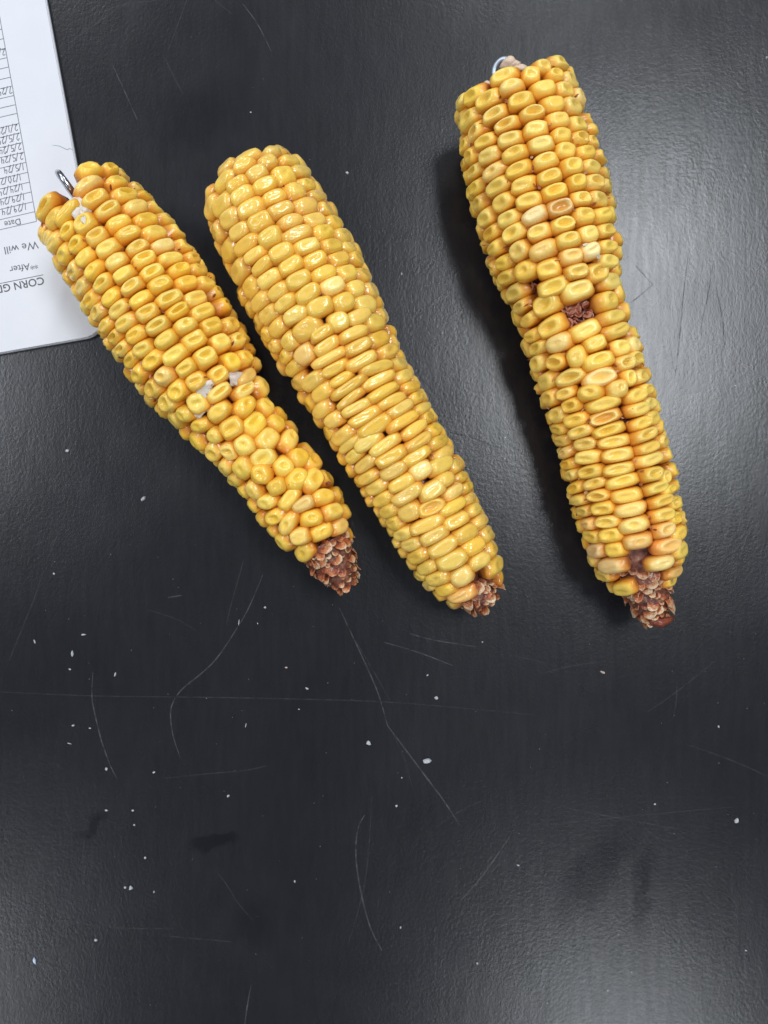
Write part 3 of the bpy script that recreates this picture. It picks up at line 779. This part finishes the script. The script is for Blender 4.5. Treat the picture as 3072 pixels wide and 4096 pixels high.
def scale_mesh(name, seed):
    """one papery scale of the cob: a cupped, ragged tongue; local y runs to its free end"""
    r = random.Random(seed)
    nu, nv = 6, 5
    vs, fs, zc = [], [], []
    for side in (0, 1):
        for j in range(nv):
            t = j / (nv - 1)
            w = (0.62 + .5 * math.sin(t * 2.4)) * (1 - .25 * t)
            for i in range(nu):
                u = i / (nu - 1) * 2 - 1
                x = u * w * .9
                y = t * 1.5 - .3 + (r.uniform(-.12, .12) if j == nv - 1 else 0) - .22 * u * u * t
                z = .38 * math.sin(t * 2.2) + .30 * u * u * (1 - .3 * t) + r.uniform(-.06, .06)
                vs.append((x, y, z - side * (.16 - .08 * t)))
                zc.append((max(0, min(1, .15 + .75 * t * t)), 0, 0))
    o = nu * nv
    for j in range(nv - 1):
        for i in range(nu - 1):
            a = j * nu + i
            fs.append((a, a + 1, a + 1 + nu, a + nu))
            fs.append((o + a, o + a + nu, o + a + 1 + nu, o + a + 1))
    for i in range(nu - 1):
        fs.append((o + i, o + i + 1, i + 1, i))
        k = (nv - 1) * nu + i
        fs.append((k, k + 1, o + k + 1, o + k))
    for j in range(nv - 1):
        k = j * nu
        fs.append((k, k + nu, o + k + nu, o + k))
        k = j * nu + nu - 1
        fs.append((k + nu, k, o + k, o + k + nu))
    me = mesh_from(name, vs, fs)
    ca = me.color_attributes.new('zone', 'FLOAT_COLOR', 'POINT')
    ca.data.foreach_set('color', [c for z in zc for c in (*z, 1.0)])
    me.materials.append(M_CHAFF)
    return me
SCALES = [scale_mesh('chaff_scale', i) for i in range(6)]

def build_ear(key):
    E = EARS[key]
    ear = Ear(E['st'], *E['z'])
    ear.close_butt(*E['butt'])
    ear.build_lut()
    # ---- kernels read from the photograph: (s, theta)
    K = []; KS = []
    nS = None
    mm = np.array(E['mm'])
    W = lambda s: np.interp(s / ear.L, mm[:, 0], mm[:, 1]) * 1e-3
    H = lambda s: np.interp(s / ear.L, mm[:, 0], mm[:, 2]) * 1e-3
    Rf = lambda s: np.interp(s, ear.s, ear.R)
    for crop, pts in E['pts']:
        for (x, y) in pts:
            s, th, err = ear.find(*full(crop, x, y))
            dup = False
            for (s2, t2) in K:
                if abs(s - s2) < .45 * H(s) and abs(th - t2) * Rf(s) < .45 * W(s): dup = True
            if dup: continue
            K.append((s, th)); KS.append(E['special'].get((crop, x, y)))
    K = np.array(K)
    ntr = len(K)
    holes = []
    for (c, x, y, rpx) in E['holes']:
        fx, fy = full(c, x, y)
        s, th, err = ear.find(fx, fy); holes.append((s, th, rpx * CROPS[c][2] * 0.9 / 115e2 * 1.6))
    # ---- the rest of the ear: pack the remaining surface row by row
    s_lo = ear.L * (.045 if key != 'mid' else .03)
    ss = np.arange(s_lo, ear.L * .985, .0008)
    th = np.radians(np.arange(-180, 180, 3.0))
    cs, ct = [a.ravel() for a in np.meshgrid(ss, th, indexing='ij')]
    w, h, R = W(cs), H(cs), Rf(cs)
    def dist(s, t):
        dth = np.abs((ct - t + np.pi) % (2 * np.pi) - np.pi)
        dx = R * dth / w; dy = np.abs(cs - s) / h
        return (dx ** 3.2 + dy ** 3.2) ** (1 / 3.2)
    D = np.full(cs.shape, 1e9)
    for s, t in K: D = np.minimum(D, dist(s, t))
    for s, t, r in holes:
        dth = np.abs((ct - t + np.pi) % (2 * np.pi) - np.pi)
        D[(R * dth) ** 2 + (cs - s) ** 2 < r * r] = -1
    extra = []
    vis = np.abs(ct) < math.radians(52)
    while True:
        cost = np.where(D >= np.where(vis, .97, .90), D, 1e9)
        i = int(np.argmin(cost))
        if cost[i] > 1e8: break
        extra.append((cs[i], ct[i]))
        D = np.minimum(D, dist(cs[i], ct[i]))
        if len(extra) > 900: break
    A = np.array(list(K) + extra) if extra else K
    KS = KS + [None] * len(extra)
    n = len(A)
    # ---- sizes from the spacing to the neighbours
    recs = []
    for i in range(n):
        s, t = A[i]
        w0, h0, r0 = W(s), H(s), Rf(s)
        dth = (A[:, 1] - t + np.pi) % (2 * np.pi) - np.pi
        dx = dth * (r0 + Rf(A[:, 0])) / 2; dy = A[:, 0] - s
        def fit(a, b, lim, d0):
            m = np.abs(b) < lim
            pos = a[m & (a > d0 * .45)]; neg = -a[m & (a < -d0 * .45)]
            p = pos.min() if len(pos) else d0; q = neg.min() if len(neg) else d0
            p = min(max(p, .72 * d0), 1.32 * d0); q = min(max(q, .72 * d0), 1.32 * d0)
            return p, q
        px_, nx_ = fit(dx, dy, .55 * h0, w0)
        py_, ny_ = fit(dy, dx, .50 * w0, h0)
        recs.append((s + (py_ - ny_) * .10, t + (px_ - nx_) * .10 / max(r0, .004), (px_ + nx_) / 2, (py_ + ny_) / 2, KS[i], i < ntr))
    # ---- root
    base = ear.at(ear.L * .4, math.pi)
    root = bpy.data.objects.new(LABEL[key][0], None); col.objects.link(root)
    root.location = (base[0], base[1], 0.0)
    tag(root, LABEL[key][1], 'corn', 'three ears of corn')
    inv = Matrix.Translation(-Vector(root.location))
    # ---- the cob underneath
    seg = 40
    def lathe(path, radf, rough, name):
        vs, fs = [], []
        m = len(path)
        for i, (c, N, S, r) in enumerate(path):
            for k in range(seg):
                a = 2 * math.pi * k / seg
                d = N * math.cos(a) + S * math.sin(a)
                p = c + d * r
                q = Vector(p) * 330
                p = p + d * (noise.noise(q) * rough + abs(noise.noise(q * 2.3)) * rough * .7)
                vs.append(Vector(p) - Vector(root.location))
            if i:
                for k in range(seg):
                    k2 = (k + 1) % seg
                    fs.append(((i - 1) * seg + k, (i - 1) * seg + k2, i * seg + k2, i * seg + k))
        fs.append(tuple(range(seg))); fs.append(tuple(reversed(range((m - 1) * seg, m * seg))))
        me = mesh_from(name, vs, fs)
        bm = bmesh.new(); bm.from_mesh(me); bmesh.ops.recalc_face_normals(bm, faces=bm.faces); bm.to_mesh(me); bm.free()
        return me
    path = []
    for s in np.linspace({'left': .012, 'mid': .012, 'right': .013}[key], ear.L, 130):
        i = np.interp(s, ear.s, np.arange(len(ear.s))); I = int(round(i))
        r = max(.35 * ear.R[I], ear.R[I] - .0058)
        if key == 'mid': r = max(.3 * ear.R[I], ear.R[I] - .0066)
        path.append((ear.c[I], ear.N[I], ear.S[I], r))
    cob = link('cob', lathe(path, None, .0006, 'cob'), M_COB, root)
    # ---- the bare tip with its scales
    T = np.array(E['tip'], float)
    zt = np.linspace(np.interp(ear.L, ear.s, ear.c[:, 2]), np.interp(ear.L, ear.s, ear.c[:, 2]) - .0006, len(T))
    kk = (CAM_H - zt) / F
    P = np.stack([(T[:, 0] - 1536) * kk, -(T[:, 1] - 2048) * kk, zt, T[:, 2] * kk], 1)
    d = np.r_[0, np.cumsum(np.linalg.norm(np.diff(P[:, :3], axis=0), axis=1))]
    tt = np.linspace(0, d[-1], 40)
    Q = np.stack([np.interp(tt, d, P[:, k]) for k in range(4)], 1)
    TT = np.gradient(Q[:, :3], axis=0); TT /= np.linalg.norm(TT, axis=1)[:, None]
    Zv = np.array([0, 0, 1.0]); NN = Zv - (TT @ Zv)[:, None] * TT; NN /= np.linalg.norm(NN, axis=1)[:, None]; SS = np.cross(TT, NN)
    tip = link('cob_tip', lathe([(Q[i, :3], NN[i], SS[i], Q[i, 3] - .0013) for i in range(40)], None, .0008, 'cob_tip'), M_COB, root)
    r_ = random.Random(5)
    s_ = 0.0006; ring = 0
    while s_ < d[-1] - .0003:
        i = int(np.interp(s_, tt, np.arange(40)))
        R0 = Q[i, 3]
        cnt = max(5, int(2 * math.pi * R0 / .0036))
        for k in range(cnt):
            a = 2 * math.pi * (k + .5 * (ring % 2) + r_.uniform(-.15, .15)) / cnt
            dv = Vector(NN[i] * math.cos(a) + SS[i] * math.sin(a)); tv = Vector(TT[i])
            yv = (tv * (.80 + r_.uniform(-.35, .15)) + dv * (.30 + r_.uniform(-.35, .45)) + dv.cross(tv) * r_.uniform(-.7, .7)).normalized()
            xv = yv.cross(dv).normalized(); zv = xv.cross(yv)
            pos = Vector(Q[i, :3]) + dv * (R0 - .0020 + r_.uniform(-.0006, .0004)) - Vector(root.location)
            sz = .0019 * r_.uniform(.5, 1.4)
            mt = Matrix((( xv.x, yv.x, zv.x, pos.x), (xv.y, yv.y, zv.y, pos.y), (xv.z, yv.z, zv.z, pos.z), (0, 0, 0, 1)))
            o = link('chaff_scale', r_.choice(SCALES), None, tip)
            o.matrix_local = mt @ Matrix.Diagonal((sz * r_.uniform(.8, 1.2), sz * r_.uniform(.9, 1.5), sz * r_.uniform(.45, .95), 1))
        s_ += .0021 * (0.85 + .3 * r_.random()); ring += 1
    # ---- kernels
    rr = random.Random(11)
    KM = KSET[key]
    placed = []
    for (s, t, w_, h_, spec, traced) in recs:
        s = min(max(s, 0.0002), ear.L * .995)
        p, x, nrm = ear.frame(s, t)
        ci = [np.interp(s, ear.s, ear.c[:, k]) for k in range(3)]
        radial = p - np.array(ci); radial /= np.linalg.norm(radial)
        kb = .72 if s < .016 else .35
        nz_ = nrm * kb + radial * (1 - kb); nz_ /= np.linalg.norm(nz_)
        nz = Vector(nz_) + Vector((rr.gauss(0, .03), rr.gauss(0, .03), rr.gauss(0, .03)))
        if s > ear.L * .94:                       # the last ones lean towards the tip
            pass
        nz.normalize()
        xv = Vector(x); xv = (xv - nz * xv.dot(nz)).normalized()
        yv = nz.cross(xv)
        rot = Matrix.Rotation(rr.gauss(0, .05 if (s / ear.L) < E['round_from'] else .22), 4, 'Z')
        rad = np.interp(s, ear.s, ear.R)
        dz = min(.0029 if key == 'mid' else .0038, rad * .2)
        pos = Vector(p) + nz * rr.gauss(0, .00022)
        if (s / ear.L) > E['round_from']: pos = pos + nz * rr.gauss(0, .0004)
        mt = Matrix(((xv.x, yv.x, nz.x, pos.x), (xv.y, yv.y, nz.y, pos.y), (xv.z, yv.z, nz.z, pos.z), (0, 0, 0, 1)))
        over = 1.09 if key == 'mid' else 1.035
        sc = Matrix.Diagonal((w_ / 2 * over * rr.uniform(.95, 1.03), h_ / 2 * over * rr.uniform(.96, 1.04), dz, 1))
        if spec: kind, tint = spec
        else:
            tint = (1, 1, 1); u = rr.random()
            if (s / ear.L) > E['round_from']: kind = 'round' if u < .7 else 'std'
            else: kind = 'std' if u < .86 else ('smooth' if u < .95 else 'round')
            if u > .955: tint = (1.03, 1.03, 1.35)
        me = rr.choice(KM[kind])
        V = Vector((0, 0, CAM_H)) - Vector(p); V.normalize()
        placed.append((nz.dot(V), mt @ rot @ sc, me, tint))
    placed.sort(key=lambda a: -a[0])
    for fc, mt, me, tint in placed[:300]:
        o = link('kernel', me, None, root)
        o.matrix_local = inv @ mt
        o.color = (*tint, 1)
    # the kernels on the underside, joined
    vs, fs, zs = [], [], []
    for fc, mt, me, tint in placed[300:]:
        base_i = len(vs)
        M = inv @ mt
        vs += [M @ v.co for v in me.vertices]
        fs += [tuple(base_i + i for i in p.vertices) for p in me.polygons]
        zs += [tuple(c.color) for c in me.color_attributes['zone'].data]
    if vs:
        me = mesh_from('kernels_underneath', vs, fs)
        ca = me.color_attributes.new('zone', 'FLOAT_COLOR', 'POINT')
        ca.data.foreach_set('color', [c for z in zs for c in z])
        o = link('kernels_underneath', me, M_KERN[key], root); tag(o, kind='stuff')
    print(key, 'traced', ntr, 'extra', len(extra), 'min facing kept', placed[min(299, len(placed) - 1)][0], 'len', ear.L)
    # ---- slivers of dry chaff in the furrows
    cnt = {'left': 300, 'mid': 100, 'right': 480}[key]
    vs, fs, zs = [], [], []
    for k in range(cnt):
        i = rr.randrange(n)
        s, t, w_, h_ = recs[i][:4]
        s2 = s + rr.uniform(-.6, .6) * h_; t2 = t + rr.choice((-1, 1)) * w_ * .5 / Rf(s) * rr.uniform(.92, 1.08)
        if not (0 < s2 < ear.L): continue
        p, x, nrm = ear.frame(s2, t2)
        c = Vector(p) - Vector(nrm) * rr.uniform(.0012, .0026) - Vector(root.location)
        dv = (Vector(nrm) * rr.uniform(.2, 1.0) + Vector((rr.gauss(0, .6), rr.gauss(0, .6), rr.gauss(0, .3)))).normalized()
        sv = dv.orthogonal().normalized(); sv = Matrix.Rotation(rr.random() * 6.28, 3, dv) @ sv
        ln, wd = rr.uniform(.0010, .0024), rr.uniform(.00018, .0007)
        nv_ = dv.cross(sv) * .00008
        b0 = len(vs)
        for (a, b_) in ((0, -.6), (0, .6), (.6, 1), (1, .1), (.6, -1)):
            vs.append(c + dv * ln * a + sv * wd * b_ + nv_); 
        for (a, b_) in ((0, -.6), (0, .6), (.6, 1), (1, .1), (.6, -1)):
            vs.append(c + dv * ln * a + sv * wd * b_ - nv_)
        fs += [(b0, b0 + 1, b0 + 2, b0 + 3, b0 + 4), (b0 + 9, b0 + 8, b0 + 7, b0 + 6, b0 + 5)]
        for q in range(5): fs.append((b0 + q, b0 + 5 + q, b0 + 5 + (q + 1) % 5, b0 + (q + 1) % 5))
        tone = rr.choice((0.0, .1, .25, .6))
        zs += [(tone, 0, 0)] * 10
    me = mesh_from('furrow_chaff', vs, fs, False)
    ca = me.color_attributes.new('zone', 'FLOAT_COLOR', 'POINT'); ca.data.foreach_set('color', [c for z in zs for c in (*z, 1.0)])
    o = link('furrow_chaff', me, M_CHAFF, root); tag(o, kind='stuff')
    # ---- exposed red cob where kernels are missing
    if key == 'right':
        ctr = np.array([ear.find(*full('L7', x, y))[:2] for x, y in ((790, 700), (850, 670), (900, 690), (960, 680), (880, 740), (950, 740), (830, 770), (1000, 700), (900, 640), (860, 790), (800, 820), (430, 520), (400, 500), (540, 520))])
        for q, (s, t) in enumerate(ctr):
            for rep in range(3):
                s2, t2 = s + rr.gauss(0, .0016), t + rr.gauss(0, .07)
                p, x, nrm = ear.frame(s2, t2)
                dv = Vector(nrm); tv = Vector(np.cross(x, nrm)); 
                yv = (dv * rr.uniform(.1, .6) + tv * rr.gauss(0, .6) + Vector(x) * rr.gauss(0, .6)).normalized()
                xv = yv.cross(dv).normalized(); zv = xv.cross(yv)
                pos = Vector(p) - dv * rr.uniform(.0048, .0058) - Vector(root.location)
                mt = Matrix(((xv.x, yv.x, zv.x, pos.x), (xv.y, yv.y, zv.y, pos.y), (xv.z, yv.z, zv.z, pos.z), (0, 0, 0, 1)))
                o = link('chaff_scale', rr.choice(SCALES), None, cob)
                sz = .0018 * rr.uniform(.8, 1.3); o.color = (.62, .36, .36, 1)
                o.matrix_local = mt @ Matrix.Diagonal((sz, sz, sz, 1))
    # ---- fittings
    rl = Vector(root.location)
    c0, t0 = Vector(ear.c[0]), Vector(ear.T[0])
    def ring(centre, axis_u, axis_v, R, r, mat, shank_to):
        eye = tube('screw_eye', [centre + axis_u * R * math.cos(2 * math.pi * k / 28) + axis_v * R * math.sin(2 * math.pi * k / 28) - rl for k in range(28)], r, mat, root, 12, True)
        st = centre + (shank_to - centre).normalized() * R
        tube('shank', [st - rl, (st + shank_to) / 2 - rl, shank_to - rl], r * 1.05, mat, eye, 10)
    def glue_at(p, x, n, r, sq, sd):
        y = n.cross(x)
        lump('glue', Matrix(((x.x, y.x, n.x, p.x - rl.x), (x.y, y.y, n.y, p.y - rl.y), (x.z, y.z, n.z, p.z - rl.z), (0, 0, 0, 1))), r * .82, sq, sd, M_GLUE, root)
    if key == 'left':
        u = (at(296, 776, .030) - at(240, 700, .030)).normalized()
        ring(at(274, 748, .0310), u, Vector((.10, .06, 1)).normalized(), .0052, .00115, M_STEEL, c0 + t0 * .012)
        for (c, x, y, sink, r, sq, sd) in (('L2', 450, 610, .0022, .0040, (.9, 1.2, .5), 1), ('L2', 490, 740, .0004, .0026, (.6, 1.5, .35), 2), ('L2', 420, 690, .0012, .0026, (1, .9, .4), 13),
                                   ('L3', 455, 540, .0019, .0034, (.9, 1.2, .4), 3), ('L3', 470, 640, .0022, .0030, (.8, 1.2, .4), 5), ('L3', 395, 715, .0020, .0026, (1.2, .7, .4), 6),
                                   ('L3', 690, 440, .0016, .0032, (1.1, .9, .4), 4), ('L3', 490, 490, .0012, .0022, (1, .7, .4), 14)):
            s, t, e_ = ear.find(*full(c, x, y)); p, xx, nn = ear.frame(s, t)
            glue_at(Vector(p) - Vector(nn) * sink, Vector(xx), Vector(nn), r, sq, sd)
    if key == 'right':
        ring(at(*full('L6', 495, 165), .030), Vector((.86, .30, .40)).normalized(), Vector((-.1, 1, .1)).normalized(), .0029, .0009, M_GALV, c0 + t0 * .012)
        curl = [full('L8', *q) for q in ((1190, 1880), (1235, 1925), (1300, 1940), (1370, 1915), (1412, 1885))]
        tube('husk_curl', [at(x_, y_, z_) - rl for (x_, y_), z_ in zip(curl, (.0215, .0235, .0240, .0235, .0225))], [.0016, .0019, .0017, .0012, .0005], M_CHAFF, root, 8)
        for (x, y, z, r, sd) in ((575, 125, .0325, .0026, 7), (615, 140, .033, .0020, 8), (655, 165, .0340, .0018, 9), (375, 300, .0320, .0015, 10)):
            lump('husk_stub', Matrix.Translation(at(*full('L6', x, y), z) - rl), r, (1.1, .8, .9), sd, M_HUSK, root)
        for (x, y, sink, r, sq, sd) in ((1335, 1775, -.0001, .0014, (.6, 1.5, .4), 11), (1235, 1695, .0004, .0010, (1.4, .5, .4), 12)):
            s, t, e_ = ear.find(*full('L6', x, y)); p, xx, nn = ear.frame(s, t)
            glue_at(Vector(p) - Vector(nn) * sink, Vector(xx), Vector(nn), r, sq, sd)
    return root

for key in ('left', 'mid', 'right'):
    build_ear(key)

# ------------------------------------------------------------------ crumbs and dust on the table
def crumb_mesh(name, seed, lx, ly, lz):
    r = random.Random(seed)
    n = r.choice((5, 6, 7))
    top, bot = [], []
    for k in range(n):
        a = 2 * math.pi * k / n + r.uniform(-.25, .25)
        q = r.uniform(.65, 1.1)
        bot.append((math.cos(a) * lx * q, math.sin(a) * ly * q, 0.0))
        top.append((math.cos(a) * lx * q * r.uniform(.6, .95), math.sin(a) * ly * q * r.uniform(.6, .95), lz * r.uniform(.6, 1.1)))
    vs = bot + top + [(r.uniform(-.2, .2) * lx, r.uniform(-.2, .2) * ly, lz * r.uniform(1.0, 1.4))]
    fs = [tuple(reversed(range(n)))]
    for k in range(n):
        k2 = (k + 1) % n
        fs.append((k, k2, n + k2, n + k)); fs.append((n + k, n + k2, 2 * n))
    return mesh_from(name, vs, fs, False)

CR = [  # crop, x, y, width px, height px (of the enlargement), angle, look
    ('Z1', 150, 288, 8, 22, 25, 's'), ('Z1', 360, 258, 25, 9, 5, 'f'), ('Z1', 312, 340, 13, 32, 0, 'f'), ('Z1', 302, 408, 12, 11, 0, 'c'), ('Z1', 497, 430, 9, 25, -15, 's'),
    ('Z1', 316, 650, 16, 12, 0, 'c'), ('Z1', 460, 838, 14, 15, 30, 'c'), ('Z1', 665, 853, 15, 10, 30, 'c'), ('Z1', 985, 955, 18, 13, 35, 'c'), ('Z1', 1145, 140, 13, 12, 0, 'c'),
    ('Z1', 1237, 400, 14, 11, -20, 't'), ('Z1', 1325, 490, 22, 10, -30, 'f'), ('Z1', 1593, 725, 28, 20, -30, 'f'), ('Z1', 300, 728, 24, 5, -15, 's'), ('Z1', 388, 662, 16, 6, 0, 's'),
    ('Z1', 1292, 580, 12, 7, -30, 'c'), ('Z1', 1113, 209, 6, 9, 0, 'c'), ('Z1', 1062, 650, 5, 24, -12, 's'), ('Z1', 1032, 205, 4, 32, -5, 's'),
    ('Z2', 945, 420, 26, 15, -30, 'p'), ('Z2', 187, 432, 16, 8, 40, 'c'), ('Z2', 226, 530, 20, 20, 20, 'f'), ('Z2', 185, 803, 40, 28, 10, 'x'), ('Z2', 1445, 655, 9, 16, 15, 'c'),
    ('Z2', 425, 290, 8, 8, 0, 'c'), ('Z2', 77, 876, 8, 9, 0, 'c'),
    ('Z3', 460, 45, 15, 13, 0, 'c'), ('Z3', 580, 107, 12, 10, 0, 'c'), ('Z3', 627, 250, 11, 17, 0, 'c'), ('Z3', 565, 380, 18, 22, 20, 'c'), ('Z3', 665, 397, 9, 14, -15, 'c'),
    ('Z3', 414, 605, 17, 17, 0, 'c'), ('Z3', 148, 695, 15, 38, 12, 'b'), ('Z3', 1273, 352, 11, 15, 0, 'c'), ('Z3', 575, 45, 14, 9, 0, 'c'),
    ('Z4', 1522, 90, 20, 26, -20, 'c'), ('Z4', 1170, 18, 11, 10, 0, 'c'), ('Z4', 580, 282, 16, 9, -20, 'c'), ('Z4', 403, 705, 9, 14, 0, 'c'), ('Z4', 72, 550, 8, 14, -15, 'c'),
    ('Z4', 1563, 650, 11, 8, 0, 'c'), ('Z4', 54, 25, 12, 12, 0, 'c'),
    ('P', 572, 1995, 26, 20, 35, 'f'), ('P', 270, 1803, 18, 15, 20, 'c'), ('P', 215, 2295, 12, 10, 0, 'c'), ('P', 1388, 692, 16, 13, 0, 'c'), ('P', 1003, 450, 9, 9, 0, 'c'),
    ('P', 1606, 1096, 8, 14, 0, 'c'), ('P', 3066, 230, 10, 9, 0, 'c'), ('P', 500, 3550, 14, 14, 10, 'c'),
]
NEAR = [('twisted amber ear', [(262, 752), (569, 1136), (868, 1579), (1064, 1835), (1264, 2116), (1396, 2356)]),
        ('glossy lacquered ear', [(930, 606), (1181, 1077), (1429, 1539), (1687, 1977), (1865, 2304), (1968, 2432)]),
        ('red-patched ear', [(2028, 255), (2158, 793), (2307, 1312), (2465, 1862), (2555, 2247), (2634, 2508)])]
LOOK = {
    's': ('pale_sliver', 'thin pale sliver lying flat on the bare black tabletop', 'sliver', 'pale slivers on the tabletop', M_CRUMB),
    'f': ('white_flake', 'angular white flake lying on the bare black tabletop', 'flake', 'angular white flakes on the tabletop', M_CRUMB),
    'c': ('white_crumb', 'tiny white crumb lying on the bare black tabletop', 'crumb', 'tiny white crumbs on the tabletop', M_CRUMB),
    't': ('yellowish_crumb', 'tiny yellowish crumb below the tips of the two left corn ears', 'crumb', None, M_TAN),
    'p': ('pinkish_flake', 'small pinkish brown flake on the tabletop below the red-patched ear', 'flake', None, M_TAN),
    'x': ('ragged_flake', 'ragged star-shaped white flake, the largest crumb on the tabletop', 'flake', None, M_CRUMB),
    'b': ('bluish_sliver', 'bluish white elongated sliver on the tabletop', 'sliver', None, M_BLUE),
}
for i, (c, x, y, wx, wy, ang, lk) in enumerate(CR):
    px, py = full(c, x, y); k = CROPS[c][2] * CAM_H / F
    name, lab, cat, grp, mat = LOOK[lk]
    if grp:
        q = at(px, py)
        near = min(((math.dist((q.x, q.y), at(ax, ay)[:2]), nm) for nm, pl in NEAR for ax, ay in pl))
        where = ('close to the ' + near[1]) if near[0] < .05 else 'on the open tabletop away from the corn'
        size = 'small' if max(wx, wy) * CROPS[c][2] > 15 else 'tiny'
        shape = {'c': 'rounded' if max(wx, wy) < 1.25 * min(wx, wy) else 'oblong', 'f': 'angular', 's': 'thread-thin'}[lk]
        lab = f'{size} {shape} white {cat} lying {where}'; grp = f'{size} {shape} white {cat}s {where}'
    me = crumb_mesh(name, 40 + i, wx * k * .5, wy * k * .5, min(wx, wy) * k * .35)
    o = link(name, me, mat)
    o.location = at(px, py, 0.0001); o.rotation_euler = (0, 0, math.radians(ang))
    tag(o, lab, cat, grp)

# fine dust: specks too small and too many to count
vs, fs = [], []
r_ = random.Random(3)
for k in range(190):
    px, py = r_.uniform(-100, 3170), r_.triangular(1300, 4150, 2750) if r_.random() < .8 else r_.uniform(0, 4096)
    p = at(px, py, 0.00009)
    a = r_.random() * 6.28; l = r_.choice((1, 1.2, 1.5, 2.4)) * .00011; w = r_.uniform(.6, 1) * .00009
    d = Vector((math.cos(a), math.sin(a), 0)); e = Vector((-d.y, d.x, 0))
    b0 = len(vs)
    vs += [p + d * l, p + e * w, p - d * l, p - e * w, p + Vector((0, 0, w))]
    fs += [(b0, b0 + 1, b0 + 4), (b0 + 1, b0 + 2, b0 + 4), (b0 + 2, b0 + 3, b0 + 4), (b0 + 3, b0, b0 + 4), (b0 + 3, b0 + 2, b0 + 1, b0)]
dust = link('dust', mesh_from('dust', vs, fs, False), M_CRUMB)
tag(dust, 'fine pale dust specks sprinkled over the black tabletop', 'dust', kind='stuff')
